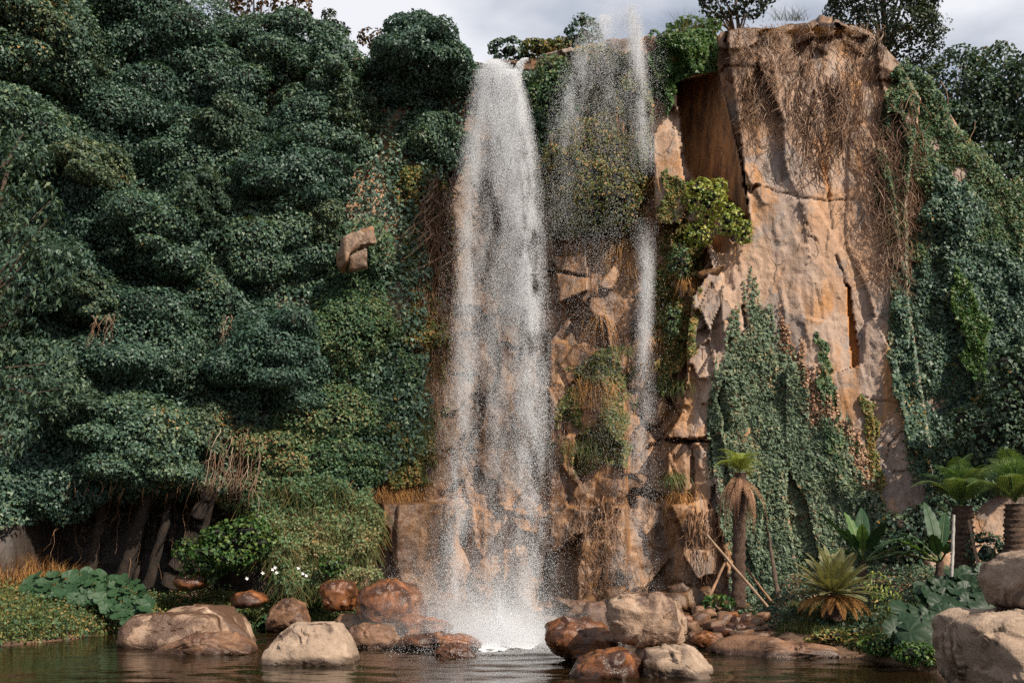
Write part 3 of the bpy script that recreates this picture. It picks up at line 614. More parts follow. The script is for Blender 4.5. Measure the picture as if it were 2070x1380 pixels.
B('boulder', 'grey misted ledge rock at the foot of the thin right-hand trickle', [(1130, 1226), (1150, 1214), (1190, 1212), (1214, 1228), (1190, 1246), (1140, 1246)], 37.0, 0.7, M_rock_brown, 36, 4)

def stone_edging():
    t = thing('stone_edging', 'low row of stacked rusty stones edging the bank right of the boulders', 'stone edging', gp(1470, 32.5))
    r = np.random.default_rng(41)
    spots = [(1398, 1268, 16, 12), (1418, 1252, 18, 13), (1430, 1240, 14, 10), (1446, 1266, 22, 12), (1440, 1288, 24, 9), (1462, 1250, 14, 12), (1478, 1246, 14, 9), (1490, 1254, 13, 9), (1504, 1252, 17, 13), (1484, 1268, 15, 8),
             (1505, 1268, 19, 9), (1530, 1256, 15, 9), (1528, 1272, 20, 8), (1462, 1276, 18, 9), (1500, 1282, 24, 9), (1534, 1286, 22, 9), (1556, 1270, 14, 9), (1410, 1284, 18, 9), (1545, 1246, 14, 8), (1560, 1284, 14, 8), (1385, 1252, 14, 11), (1412, 1234, 13, 9)]
    for k, (x, y, w, h) in enumerate(spots):
        V, f = ico(3); V = np.sign(V) * np.abs(V) ** 0.5
        for _ in range(5):
            n = norm(r.normal(size=3)); q = np.clip(V @ n - r.uniform(0.75, 0.95), 0, None); V = V - q[:, None] * n
        d = 33.2 - (y - 1240) / 50 * 2.2
        V = V * np.array([w * d / F * 1.1, 0.26, h * d / F * 1.15]); V = V + 0.02 * np.stack([fbm(V * 5, 2, k + i) for i in range(3)], -1)
        V = V @ np.array(Matrix.Rotation(r.uniform(-.25, .25), 3, 'Y') @ Matrix.Rotation(r.uniform(-.6, .6), 3, 'Z')).T
        c = W(x, y, d)
        obj('stone', V + c, f, [M_rock_brown, M_rock_orange][int(r.random() < (0.75 if x > 1465 and y < 1278 else 0.15))], t, True, None, None, c)
stone_edging()

# ------------------------------------------------------------------ ivy and shrubs
def blob_leaves(clumps, dens, size, r, other=None, up=0.45, jit=0.16, back=0.15, fr=3.2, amp=0.30, asp=0.85, rnd=0.5, core=0.80, tri=False, toff=0.0):
    """leaves over a union of ellipsoids clumps = [(centre, radii)], minus what lies inside others"""
    Vs, Ns, Ts = [], [], []
    C = np.array([c for c, _ in clumps]); R = np.array([q for _, q in clumps])
    for k in range(len(clumps)):
        a = R[k]; area = 4 * math.pi * ((a[0] * a[1]) ** 1.6 / 3 + (a[0] * a[2]) ** 1.6 / 3 + (a[1] * a[2]) ** 1.6 / 3) ** (1 / 1.6)
        n = int(area * dens * 0.72)
        u = norm(r.normal(size=(n, 3))); u = u[u[:, 1] < back]
        nz = 1 + amp * fbm(u * np.mean(a) * 0.9 * fr / 2 + C[k], 3, 31) + r.normal(size=len(u)) * jit * 0.35
        P = C[k] + u * R[k] * nz[:, None]
        keep = np.ones(len(P), bool)
        for j in range(len(clumps)):
            if j != k: keep &= (((P - C[j]) / (R[j] * core)) ** 2).sum(1) > 1
        if other is not None:
            for oc, orr in other: keep &= (((P - oc) / (orr * core)) ** 2).sum(1) > 1
        P = P[keep]; nn = norm(u[keep] / R[k])
        Vs.append(P); Ns.append(nn)
    P = np.concatenate(Vs); N = np.concatenate(Ns)
    N = norm(N * 0.85 + np.array([0, 0, up]) + r.normal(size=N.shape) * rnd)
    tint = np.clip(r.random(len(P)) ** 1.15 + toff, 0, 1)
    V, f = leafset(P, N, size, r, asp, np.array([0, -0.4, -1.0]), 0.55, tri=tri)
    return V, f, np.repeat(tint, 3 if tri else 4)
def subclumps(c, R, n, r, lo=0.18, hi=0.46):
    out = [(c, R)]
    for _ in range(n):
        u = norm(r.normal(size=3)); u[1] = -abs(u[1]) * 0.9; u = norm(u)
        out.append((c + u * R * r.uniform(0.72, 1.10), R * r.uniform(lo, hi) * np.array([1.1, 0.9, 0.8]) * r.uniform(0.8, 1.2, 3)))
    return out
def cores(clumps, k, acc, sub=2):  # dark solids added inside the clumps so leaf gaps read as shade
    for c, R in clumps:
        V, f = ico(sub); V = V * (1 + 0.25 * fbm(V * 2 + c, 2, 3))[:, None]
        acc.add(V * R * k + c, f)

M_ivy_grey2 = leafmat('ivy_leaf_warm', [(0.12, (0.0242, 0.0494, 0.0361)), (0.4, (0.0484, 0.0870, 0.0592)), (0.7, (0.0907, 0.1352, 0.0850)), (0.95, (0.1573, 0.1764, 0.0837)), (1.0, (0.2903, 0.1529, 0.0515))])  # ivy tone with more red and less blue for the small bulges
MOUNDS = [  # px, py, half-width, half-height, label
    (80, 120, 165, 135, 'broad sunlit ivy dome in the extreme upper left corner'),
    (330, 70, 150, 120, 'tall dark ivy mass along the top, third of the way across the left cliff'),
    (565, 120, 112, 88, 'dark ivy mass directly below the russet-leaved tree'),
    (430, 190, 120, 100, 'drooping ivy mass below the tall dark one near the top edge'),
    (682, 165, 74, 78, 'rounded ivy dome below the little pointed tree on the crest'),
    (848, 152, 98, 84, 'peaked ivy dome against the sky just left of the main fall'),
    (872, 285, 66, 62, 'small hanging ivy dome beside the upper part of the main fall'),
    (640, 280, 110, 85, 'ivy mound in the upper middle of the left cliff, under the rounded dome'),
    (240, 260, 140, 110, 'wide ivy mound below the upper left corner dome'),
    (70, 320, 120, 105, 'shaded ivy mound on the left frame edge, upper third'),
    (600, 390, 105, 90, 'ivy mound left of the dark hollow by the main fall'),
    (400, 340, 130, 100, 'ivy mound in the centre of the upper left cliff'),
    (170, 440, 130, 90, 'ivy mound behind the long-leaved shrub, upper half'),
    (520, 500, 130, 115, 'largest pale-topped ivy dome in the middle of the left cliff'),
    (320, 510, 135, 100, 'ivy mound left of the largest pale-topped dome'),
    (130, 590, 130, 105, 'shadowy ivy mound halfway down behind the long-leaved shrub'),
    (420, 640, 130, 85, 'ivy mound with yellowing sprays under the largest dome'),
    (280, 720, 150, 105, 'broad ivy mound in the lower middle of the left cliff'),
    (110, 790, 140, 120, 'dark ivy mound low on the left frame edge'),
    (560, 740, 120, 105, 'leafy mound right of the bare twigs, lower middle of the left cliff'),
    (300, 900, 145, 98, 'ivy mound overhanging the dark hollow at the cliff foot'),
    (105, 985, 105, 72, 'lowest ivy clump hanging left of the dark hollow'),
]
rx = np.random.default_rng(91)
MOUNDS2 = [(190, 150, 62, 70, 'small ivy bulge between the corner dome and the tall dark mass'), (480, 290, 60, 72, 'drooping ivy bulge in the shade under the upper masses'), (730, 250, 48, 62, 'ivy tongue right of the rounded dome, above the dark hollow'),
    (20, 450, 60, 70, 'ivy bulge at the left frame edge above the halfway line'), (230, 380, 64, 60, 'small ivy bulge above the centre of the left cliff'), (440, 440, 52, 58, 'ivy bulge at the shoulder of the largest dome'), (650, 470, 56, 66, 'ivy bulge left of the pale rock outcrop'),
    (230, 630, 66, 64, 'ivy bulge beside the upper bare twigs'), (400, 760, 60, 70, 'ivy bulge above the hanging bare stems'), (30, 660, 66, 70, 'ivy bulge at the left frame edge below the halfway line'), (200, 850, 66, 58, 'ivy bulge over the left end of the dark hollow'), (430, 880, 56, 58, 'ivy bulge where the hanging bare stems begin')]
MID = [
    (700, 690, 100, 95, 'bright green creeper bulge nearest the main fall, two thirds down'),
    (690, 580, 90, 75, 'creeper bulge under the pale rock outcrop'),
    (660, 850, 115, 95, 'green creeper mass above the grassy slope'),
    (790, 790, 62, 100, 'narrow strip of creeper bordering the brown roots by the fall'),
    (560, 950, 105, 85, 'thin-leaved creeper mass right of the hanging bare stems'),
    (690, 960, 95, 70, 'creeper with dry sprays just above the rock foot of the fall'),
]
def mk_mounds(lst, mat, name, size, dens, group, prot=1.25):
    ms = []
    for k, (x, y, a, b, lab) in enumerate(lst):
        d0 = float(cliff_depth(x, y)); s = d0 / F
        pr = prot * [0.75, 1.25, 0.95, 1.45, 0.65][(k * 7 + 3) % 5]; R = np.array([a * s * 0.94, min(a, b) * s * pr, b * s * 0.94]); ms.append((W(x, y, d0 + 0.2 * R[1]), R))
    for k, (x, y, a, b, lab) in enumerate(lst):
        r = np.random.default_rng(500 + k + len(lst) * 7)
        c, R = ms[k]; cl = subclumps(c, R, 20, r)
        V, f, t = blob_leaves(cl, dens, size, r, [m for j, m in enumerate(ms) if j != k], tri=True, toff=[-0.12, 0.16, 0.02, -0.06, 0.24, 0.08, -0.16][(k * 5 + 2) % 7])
        T = thing(name, lab, 'ivy', c + np.array([0, 0, -R[2]]), group)
        obj('leaves', V, f, mat, T, False, {'tint': t}, 'stuff')
        A = Acc(); cores(cl, 0.70, A); A.obj('shade_core', M_core, T, True, 'stuff')
    return ms
MS = mk_mounds(MOUNDS, M_ivy, 'ivy_mound', 0.105, 400, 'ivy mounds over the left cliff')
MS += mk_mounds(MOUNDS2, M_ivy_grey2, 'ivy_bulge', 0.10, 400, 'small ivy bulges on the left cliff', 2.6)
MS += mk_mounds(MID, M_ivy_mid, 'creeper_mound', 0.10, 400, 'green creeper bulges by the fall', 0.7)

def cover(poly, n, size, mat, name, label=None, cat=None, off=(0.02, 0.35), seed=0, thr=-0.15, nsc=60, kind=None, up=0.5, asp=0.85, group=None, tw=0.6, parent=None, stem=None):
    """leaves lying on the cliff inside a polygon with a ragged, noisy edge"""
    r = np.random.default_rng(seed + 900)
    P = np.array(poly, float); lo, hi = P.min(0), P.max(0)
    x = r.uniform(lo[0], hi[0], n * 3); y = r.uniform(lo[1], hi[1], n * 3); nn = len(x)
    wx = 26 * fbm(np.stack([x / 35, y / 35, x * 0], -1), 3, seed); wy = 26 * fbm(np.stack([x / 35, y / 35, x * 0 + 9], -1), 3, seed)
    q = fbm(np.stack([x / nsc, y / (nsc * 1.3), x * 0 + seed], -1), 3, seed)
    m = inpoly(x + wx, y + wy, poly) & (q > thr + r.normal(size=n * 3) * 0.08)
    x, y, q = x[m][:n], y[m][:n], q[m][:n]
    o = off[0] + (off[1] - off[0]) * np.clip((q - thr) * 1.2, 0, 1) * r.random(len(x)) ** 0.6
    Q = cp(x, y, o)
    N = norm(np.array([0.1, -0.75, up]) + r.normal(size=(len(x), 3)) * 0.45)
    V, f = leafset(Q, N, size, r, asp, np.array([0, -0.2, -1.0]), tw, tri=True)
    t = np.repeat(r.random(len(x)), 3)
    if parent is not None: return obj('leaves', V, f, mat, parent, False, {'tint': t}, 'stuff')
    if kind == 'stuff': return tag(obj(name, V, f, mat, None, False, {'tint': t}), label, cat, None, 'stuff')
    T = thing(name, label, cat, cp(P[:, 0].mean(), hi[1]), group)
    obj('leaves', V, f, mat, T, False, {'tint': t}, 'stuff')
    if stem:
        A = Acc()
        for k in range(stem):
            a = r.uniform(lo[0], hi[0]); b = r.uniform(lo[1], hi[1])
            if not inpoly(a, b, poly): continue
            yy = np.linspace(min(hi[1], b + 160), b - 30, 12); xx = a + 20 * fbm(np.stack([yy / 50, yy * 0 + k, yy * 0], -1), 3, k)
            A.add(*tube(cp(xx, yy, 0.03), 0.014, 3))
        if A.n: A.obj('stem', M_root, T, False, 'stuff')
    return T
cover([(-260, -40), (500, 60), (760, 110), (960, 120), (945, 330), (880, 380), (860, 900), (760, 1000), (400, 1010), (-260, 1100)], 70000, 0.14, M_ivy, 'ivy_carpet', 'dark ivy covering the left cliff between the mounds', 'ivy', (0.05, 0.7), 3, -0.9, 90, 'stuff')

def tips(parent, line, n, mat, seed, size=0.13, L=(25, 90)):
    """single shoots that climb out of a creeper's upper edge"""
    r = np.random.default_rng(seed); P = np.array(line, float); X, Y = [], []
    for k in range(n):
        i = r.integers(len(P) - 1); u = r.random(); x, y = P[i] + (P[i + 1] - P[i]) * u; l = r.uniform(*L); m = int(l / 2.2) + 4
        t = np.linspace(-0.5, 1, m); X.append(x + 10 * fbm(np.stack([t * 2, t * 0 + k, t * 0], -1), 2, seed) + r.normal(size=m) * 3.0 * (1.2 - np.clip(t, 0, 1)) - l * 0.05 * t); Y.append(y - l * t + r.normal(size=m) * 2)
    x, y = np.concatenate(X), np.concatenate(Y); Q = cp(x, y, r.uniform(0.02, 0.12, len(x)))
    V, f = leafset(Q, norm(np.array([0.1, -0.8, 0.4]) + r.normal(size=(len(x), 3)) * 0.4), size, r, 0.85)
    obj('shoot', V, f, mat, parent, False, {'tint': np.repeat(r.random(len(x)), 4)}, 'stuff')
# right-hand creepers
IVYSHEET = [(1520, 600), (1545, 640), (1562, 700), (1600, 745), (1642, 825), (1692, 870), (1720, 930), (1790, 1010), (1800, 1080), (1760, 1190), (1480, 1215), (1455, 1000), (1432, 840), (1468, 740), (1484, 690), (1512, 670)]
TI = cover(IVYSHEET, 24000, 0.125, M_ivy_grey, 'ivy_sheet', 'grey-green triangular sheet of ivy climbing the sunlit slab', 'ivy', (0.02, 0.34), 11, -0.33, 55, stem=40)
TW = cover([(1572, 640), (1600, 690), (1640, 770), (1690, 830), (1740, 900), (1775, 980), (1770, 1060), (1735, 1000), (1690, 900), (1640, 850), (1590, 760)], 4200, 0.12, M_dead, 'withered_creeper', 'strip of withered pinkish-brown leaves beside the ivy sheet', 'creeper', (0.01, 0.10), 12, -0.5, 30, stem=12)
cover([(1640, 670), (1662, 690), (1684, 780), (1702, 850), (1728, 900), (1752, 1010), (1760, 1090), (1725, 1070), (1690, 930), (1660, 850), (1650, 760)], 2600, 0.14, M_ivy_mid, 'climbing_ivy', 'narrow green ivy tongue climbing through the withered leaves', 'ivy', (0.03, 0.2), 13, -0.35, 40, stem=8)
cover([(1740, 790), (1756, 800), (1772, 880), (1790, 960), (1788, 1060), (1768, 1000), (1752, 880)], 1300, 0.13, M_moss, 'climbing_ivy', 'thin yellow-green creeper in the crack at the slab right side', 'ivy', (0.02, 0.18), 14, -0.4, 30, stem=6)
TC = cover([(1800, 610), (1830, 540), (1838, 470), (1880, 400), (1900, 330), (1960, 370), (2000, 430), (2060, 500), (2110, 700), (2100, 960), (1890, 1080), (1852, 960), (1832, 870), (1800, 720)], 40000, 0.125, M_ivy, 'ivy_curtain', 'deep green ivy curtain on the right shoulder of the cliff', 'ivy', (0.02, 0.75), 15, -0.42, 60, stem=20)
cover([(1760, 330), (1825, 110), (1900, 170), (1990, 320), (2090, 390), (2090, 600), (1990, 560), (1860, 520), (1790, 470)], 20000, 0.11, M_ivy_mid, 'ragged_creeper', 'ragged half-dry creeper on the upper right shoulder of the cliff', 'creeper', (0.02, 0.4), 16, -0.3, 45, stem=30)
tips(TI, [(1435, 860), (1470, 745), (1484, 700), (1520, 620), (1560, 700), (1640, 830), (1720, 930), (1790, 1010)], 60, M_ivy_grey, 41)
tips(TI, [(1440, 960), (1436, 850), (1480, 740)], 26, M_ivy_grey, 42, L=(15, 50))
tips(TC, [(1850, 960), (1832, 870), (1802, 720), (1805, 610), (1840, 480)], 46, M_ivy_grey, 43, L=(20, 80))
tips(TW, [(1580, 680), (1640, 790), (1700, 860), (1760, 980)], 34, M_dead, 44, 0.11, L=(20, 80))
cover([(1930, 530), (1975, 600), (2005, 660), (2000, 760), (1965, 770), (1940, 690), (1925, 600)], 3600, 0.15, M_green, 'bright_creeper', 'bright green creeper streak inside the dark right-hand ivy', 'creeper', (0.6, 0.95), 17, -0.5, 40)
FB = None
cover([(1800, 590), (1830, 620), (1850, 720), (1840, 830), (1812, 740)], 1500, 0.14, M_ivy_grey, 'climbing_ivy', 'pale ivy tips fringing the slab at its right edge', 'ivy', (0.02, 0.15), 18, -0.35, 25, stem=8)
cover([(1310, 60), (1400, 60), (1455, 70), (1440, 150), (1380, 170), (1340, 240), (1318, 180), (1300, 110)], 6500, 0.14, M_green, 'rim_creeper', 'green creeper hanging over the crest right of the second fall', 'creeper', (0.05, 0.8), 19, -0.35, 40, stem=8)
cover([(1080, 130), (1170, 100), (1260, 90), (1310, 150), (1320, 320), (1260, 470), (1120, 480), (1085, 340), (1070, 240)], 20000, 0.12, M_moss, 'fall_creeper', 'wet olive creeper behind the second fall', 'creeper', (0.05, 0.9), 20, -0.4, 50, stem=20)
cover([(1050, 150), (1130, 140), (1170, 220), (1130, 330), (1085, 330), (1055, 240)], 5000, 0.14, M_ivy, 'fall_creeper', 'dark ivy between the two falls near the crest', 'creeper', (0.2, 1.3), 21, -0.5, 50, stem=8)
cover([(1340, 330), (1410, 380), (1420, 560), (1390, 720), (1330, 800), (1320, 560)], 8000, 0.12, M_moss, 'crevice_creeper', 'olive creeper filling the crevice left of the slab', 'creeper', (0.05, 0.6), 22, -0.3, 40, stem=18)
cover([(1130, 760), (1180, 720), (1270, 690), (1300, 800), (1260, 940), (1160, 960), (1120, 860)], 8000, 0.11, M_moss, 'ledge_creeper', 'mossy creeper on the wet ledges right of the main fall', 'creeper', (0.03, 0.4), 23, -0.08, 40, stem=18)
cover([(790, 330), (900, 330), (925, 500), (900, 760), (880, 960), (800, 1000), (770, 900), (830, 700), (820, 500)], 12000, 0.12, M_moss, 'fall_creeper', 'brownish creeper along the left side of the main fall', 'creeper', (0.05, 0.9), 24, -0.25, 45, stem=60)

cover([(680, 455), (770, 440), (800, 520), (740, 560), (690, 556)], 900, 0.11, M_ivy_mid, 'outcrop_creeper', 'thin creeper trailing over the pale outcrop in the left cliff', 'creeper', (1.2, 2.0), 25, -0.1, 30)
def shrub(name, label, cl, mat, size, dens, seed, trunk=None, cat='shrub', group=None, nsub=10, core=True, **kw):
    """cl: list of (px, py, halfw, halfh, depth)"""
    r = np.random.default_rng(seed); C = []
    for (x, y, a, b, d) in cl:
        s = d / F; C += subclumps(W(x, y, d), np.array([a * s, (a + b) / 2 * s, b * s]), nsub, r, 0.3, 0.5)
    V, f, t = blob_leaves(C, dens, size, r, None, back=1.1, **kw)
    x, y, a, b, d = cl[0]; base = W(x, y + b, d) if trunk is None else np.array(trunk)
    T = thing(name, label, cat, base, group)
    obj('crown' if cat == 'tree' else 'leaves', V, f, mat, T, False, {'tint': t}, 'stuff')
    A = Acc()
    if trunk is not None:
        tops = [c for c, _ in C][:1] + [C[i][0] for i in range(1, len(C), 3)]
        mid = np.array([base[0], base[1], 0.5 * base[2] + 0.5 * tops[0][2]])
        rad = np.linalg.norm(tops[0] - base) * (0.03 if cat == 'tree' else 0.009)
        A.add(*tube(wander(base, tops[0], 8, 0.05, seed), np.linspace(rad, rad * 0.5, 8), 7))
        for k, tp in enumerate(tops[1:]): A.add(*tube(wander(mid, tp, 6, 0.12, seed + k), np.linspace(rad * 0.5, rad * 0.12, 6), 5))
        A.obj('trunk', M_bark, T, True)
    elif core:
        cores(C, 0.45, A); A.obj('shade_core', M_core, T, True, 'stuff')
    return T
# crest trees and shrubs
def top_z(px, d):   # ground height on the plateau near the rim
    return float(CAMH + (YH - rim(px)) / F * cliff_depth(px, rim(px) + 6))
def ptop(px, d): return np.array([(px - 1035) / F * d, d, top_z(px, d)])
shrub('evergreen_tree', 'tall dark evergreen tree behind the crest, right of the bare rock', [(1785, -10, 100, 90, 49), (1800, 80, 95, 70, 48.5), (1730, -30, 60, 50, 49)], M_tree, 0.13, 120, 61, ptop(1790, 48.5), 'tree', 'trees on the crest', 14, amp=0.35, core=0.8)
shrub('evergreen_tree', 'dark evergreen treetop above the rock crest, left of the taller evergreen', [(1490, -12, 70, 42, 47), (1455, 10, 36, 24, 46.6)], M_tree, 0.14, 80, 62, ptop(1490, 46.8), 'tree', 'trees on the crest', 12, amp=0.35, core=0.8)
for k, (lab, cl) in enumerate([('leafy tree with twin tops beside the tall evergreen on the right slope', [(1925, 175, 55, 60, 46.5), (1960, 230, 60, 60, 46)]),
                  ('leafy tree rising highest at the right frame edge', [(2000, 170, 52, 62, 46.5), (2010, 270, 70, 60, 46)]),
                  ('dark tree cut by the right frame edge above the bare slope', [(2075, 190, 48, 70, 45.5), (2080, 310, 70, 65, 45)]),
                  ('shadowy low tree filling the notch behind the right slope', [(1915, 250, 60, 40, 45.5), (1985, 340, 60, 40, 44.5), (2050, 370, 50, 30, 44)])]):
    x = cl[0][0]; shrub('broadleaf_tree', lab, cl, M_ivy_dark, 0.15, 100, 70 + k, W(x, cl[-1][1] + 110, cl[0][4]), 'tree', 'trees behind the right slope', 14, amp=0.35, core=0.82)
shrub('russet_tree', 'russet-leaved tree overhanging the crest at the upper left', [(530, 0, 75, 45, 46.5), (590, 10, 40, 36, 46), (480, 20, 40, 40, 46.6)], M_brownleaf, 0.18, 34, 80, ptop(520, 46.5), 'tree', 'trees on the crest', 10, amp=0.4, core=0.6)
shrub('pointed_tree', 'little pointed tree on the crest between two ivy domes', [(668, 50, 17, 28, 45.6), (676, 66, 30, 18, 45.5)], M_tree, 0.12, 120, 81, ptop(668, 45.6), 'tree', 'trees on the crest', 8)
shrub('russet_shrub', 'small russet shrub on the crest beside the peaked ivy dome', [(752, 78, 28, 16, 45.6)], M_brownleaf, 0.14, 80, 82, None, nsub=8, core=False)
shrub('crest_shrub', 'dark rounded shrub on the skyline right of the main fall lip', [(1030, 104, 36, 20, 44.9)], M_ivy, 0.13, 110, 83, None)
shrub('crest_shrub', 'brown-tinged shrub row on the skyline between the falls', [(1090, 102, 40, 16, 44.9), (1140, 98, 34, 16, 44.8)], M_moss, 0.13, 110, 84, None)
shrub('crest_shrub', 'dark leafy shrub on the crest left of the second fall spray', [(1180, 72, 30, 28, 44.6)], M_ivy, 0.13, 110, 85, None)
shrub('crest_shrub', 'green bush on the crest just right of the second fall', [(1410, 62, 36, 22, 44.2), (1370, 76, 30, 22, 44.2)], M_green, 0.13, 110, 86, None)
shrub('fall_bush', 'pale olive bush soaked by the second fall, in the middle of the broken rock', [(1215, 390, 80, 70, 42.4), (1150, 350, 52, 66, 42.6), (1270, 330, 42, 56, 42.6), (1200, 290, 56, 46, 42.9)], M_moss, 0.10, 150, 94, None, nsub=16)
shrub('fall_bush', 'dark green bush between the two falls under the skyline', [(1110, 210, 44, 70, 43.6), (1120, 300, 36, 46, 43.4)], M_ivy_mid, 0.11, 170, 95, None, nsub=14)
shrub('crevice_bush', 'mossy olive bush down the crevice left of the slab', [(1372, 530, 22, 30, 40.9), (1358, 650, 15, 28, 40.7)], M_ivy_mid, 0.10, 100, 96, None, nsub=14)
shrub('yellow_bush', 'yellow-green bush in the notch below the shaded rock face', [(1430, 402, 38, 42, 41.0), (1412, 474, 26, 22, 40.9), (1472, 446, 26, 26, 40.7)], M_yellow, 0.12, 95, 87, None, nsub=12, amp=0.45)
shrub('ledge_bush', 'small yellow-green bush overhanging the slab chip', [(1503, 470, 16, 24, 40.5)], M_yellow, 0.12, 120, 88, None, nsub=6)
shrub('leafy_shrub', 'bright leafy shrub at the cliff foot left of the white flowers', [(475, 1110, 70, 45, 39.0), (420, 1130, 50, 36, 39.0), (510, 1080, 40, 40, 39.2)], M_green, 0.13, 105, 89, None, nsub=14)
shrub('leafy_shrub', 'little green shrub in the dry grass behind the rusty boulder', [(670, 1140, 24, 22, 38.2)], M_green, 0.12, 110, 90, None, nsub=8)
shrub('dark_shrub', 'dark shrub mass at the right frame edge above the tree ferns', [(2050, 800, 60, 90, 36.5), (2000, 880, 70, 70, 36.8), (1920, 940, 50, 50, 37.5)], M_ivy_dark, 0.15, 105, 91, None, nsub=16)
shrub('dark_shrub', 'dark undergrowth bush behind the banana plant', [(1820, 1090, 60, 50, 37.5), (1890, 1060, 40, 50, 37.0)], M_ivy_dark, 0.14, 100, 92, None, nsub=14)
shrub('long_leaved_shrub', 'long-leaved shrub reaching in from the left frame edge', [(20, 330, 70, 60, 33), (60, 430, 60, 50, 32.6), (30, 560, 100, 70, 32.2), (100, 520, 50, 40, 32.2), (20, 700, 70, 70, 32.2), (70, 760, 70, 60, 32.0), (10, 860, 60, 60, 32)], M_ivy_dark, 0.24, 40, 93, np.array([-17.5, 32.5, 0.8]), 'shrub', None, 10, asp=0.34, amp=0.4, rnd=0.8, core=0.55)

# ------------------------------------------------------------------ bare stems, hanging roots, grasses
def stems(name, label, cat, starts, mat, rad, seed, length, wob, branch=3, depth_off=(0.05, 0.25), group=None, lean=0.0, spread=0.5):
    """leafless stems that run down the cliff face from start points and fork"""
    r = np.random.default_rng(seed); A = Acc(); S = len(starts); n = 14; t = np.linspace(0, 1, n); st = np.array(starts, float)
    Ls = length * r.uniform(0.4, 1.5, S); ks = r.integers(0, 1000, S)
    XX = st[:, :1] + (lean + r.normal(size=(S, 1)) * 0.06) * Ls[:, None] * t + wob * Ls[:, None] * fbm(np.stack([t * 3 + 0 * ks[:, None], ks[:, None] * 1.3 + 0 * t, 0 * t + 0 * ks[:, None]], -1), 3, seed); YY = st[:, 1:] + Ls[:, None] * t
    BB = cliff_depth(XX, YY, False)
    for q in range(S):
        xx, yy, base, L, k = XX[q], YY[q], BB[q], Ls[q], ks[q]
        off = r.uniform(*depth_off) + 0.06 * np.sin(t * 9 + k)
        base = np.minimum(base, np.convolve(np.pad(base, 2, 'edge'), np.ones(5) / 5, 'valid') + 0.1)
        P = W(xx, yy, base - off); tn = r.random(); A.add(*tube(P, rad * np.linspace(1.1, 0.35, n) * r.uniform(0.5, 1.7), 3), a=tn)
        for b in range(branch):
            i = r.integers(2, n - 2); sgn = r.choice([-1, 1]); m = 7; tt = np.linspace(0, 1, m); LL = L * r.uniform(0.15, 0.4)
            bx = xx[i] + sgn * spread * LL * tt + 0.25 * LL * fbm(np.stack([tt * 3, tt * 0 + b, tt * 0 + k], -1), 2, seed); by = yy[i] + LL * tt * r.uniform(0.2, 1.0)
            A.add(*tube(W(bx, by, np.interp(by, yy, base) - off[i] - 0.08 * tt), rad * np.linspace(0.7, 0.25, m), 3), a=tn * 0.8)
    x, y = starts[0]
    return tag(A.obj(name, mat, None, False, None, cp(x, y)), label, cat, group)
rr = np.random.default_rng(77)
def scat(x0, x1, y0, y1, n, poly=None):
    out = []
    while len(out) < n:
        x, y = rr.uniform(x0, x1), rr.uniform(y0, y1)
        if poly is None or inpoly(x, y, poly): out.append((x, y))
    return out
stems('bare_vine', 'leafless vine tangle spread under the rock crest', 'vine', scat(1500, 1780, 85, 190, 105), M_stem, 0.013, 201, 150, 0.25, 4)
stems('bare_vine', 'fine dry creeper twigs trailing over the rock crest', 'vine', scat(1490, 1790, 45, 100, 120), M_stem, 0.011, 215, 70, 0.4, 4, lean=0.0)
stems('bare_vine', 'leafless vine tangle fringing the dark notch at the top left of the slab', 'vine', scat(1500, 1570, 110, 170, 60), M_stem, 0.015, 202, 110, 0.3, 4)
stems('bare_vine', 'pale bare vine hanging in the middle of the slab top', 'vine', scat(1590, 1730, 150, 230, 34), M_stem, 0.026, 203, 140, 0.22, 3)
stems('bare_vine', 'dense dry vine tangle down the right edge of the slab', 'vine', scat(1740, 1860, 180, 420, 130), M_stem, 0.015, 204, 150, 0.25, 4, lean=0.12)
stems('bare_vine', 'dry vine stems fraying beside the ivy at the slab lower right', 'vine', scat(1780, 1840, 420, 520, 50), M_stem, 0.016, 205, 90, 0.25, 3)
stems('vine_curtain', 'curtain of straight bare stems hanging at the cliff foot left of the creeper', 'vine', scat(425, 530, 850, 980, 70), M_stem, 0.012, 206, 120, 0.14, 2, (0.6, 2.0), lean=-0.22)
stems('twig_tangle', 'bare twig tangle among the ivy left of centre', 'twigs', scat(190, 235, 630, 650, 9), M_stem, 0.011, 207, 50, 0.25, 3, (2.0, 2.5), lean=-0.25)
stems('twig_tangle', 'forked bare twigs under the largest ivy dome', 'twigs', scat(452, 475, 630, 645, 5), M_stem, 0.011, 208, 40, 0.3, 3, (2.2, 2.6), lean=-0.2)
stems('twig_tangle', 'pale forked twigs beside the small hanging ivy dome', 'twigs', scat(860, 915, 350, 400, 40), M_stem, 0.022, 209, 110, 0.4, 4, (0.5, 1.2))
stems('root_curtain', 'brown roots down the dark strip left of the main fall', 'roots', scat(850, 915, 420, 620, 110), M_root, 0.02, 210, 190, 0.15, 2, (0.1, 0.5))
stems('root_curtain', 'dead roots hanging in the dark hollow at the left cliff foot', 'roots', scat(130, 410, 960, 1020, 40), M_root, 0.012, 211, 120, 0.16, 1, (0.6, 2.6), lean=-0.08)
stems('root_curtain', 'knotted roots over the wet rock at the foot right of the main fall', 'roots', scat(1150, 1260, 1000, 1040, 26), M_root, 0.02, 212, 150, 0.18, 2, (0.05, 0.2))
stems('root_curtain', 'thick pale root snaking down the wet lower rock', 'roots', [(1222, 1016)] * 2, M_stem, 0.05, 213, 150, 0.14, 0, (0.15, 0.2))
stems('root_curtain', 'black-brown root streaks at the foot of the ledge beside the leaning poles', 'roots', scat(1390, 1470, 1020, 1060, 40), M_root, 0.02, 214, 120, 0.12, 1, (0.03, 0.1))
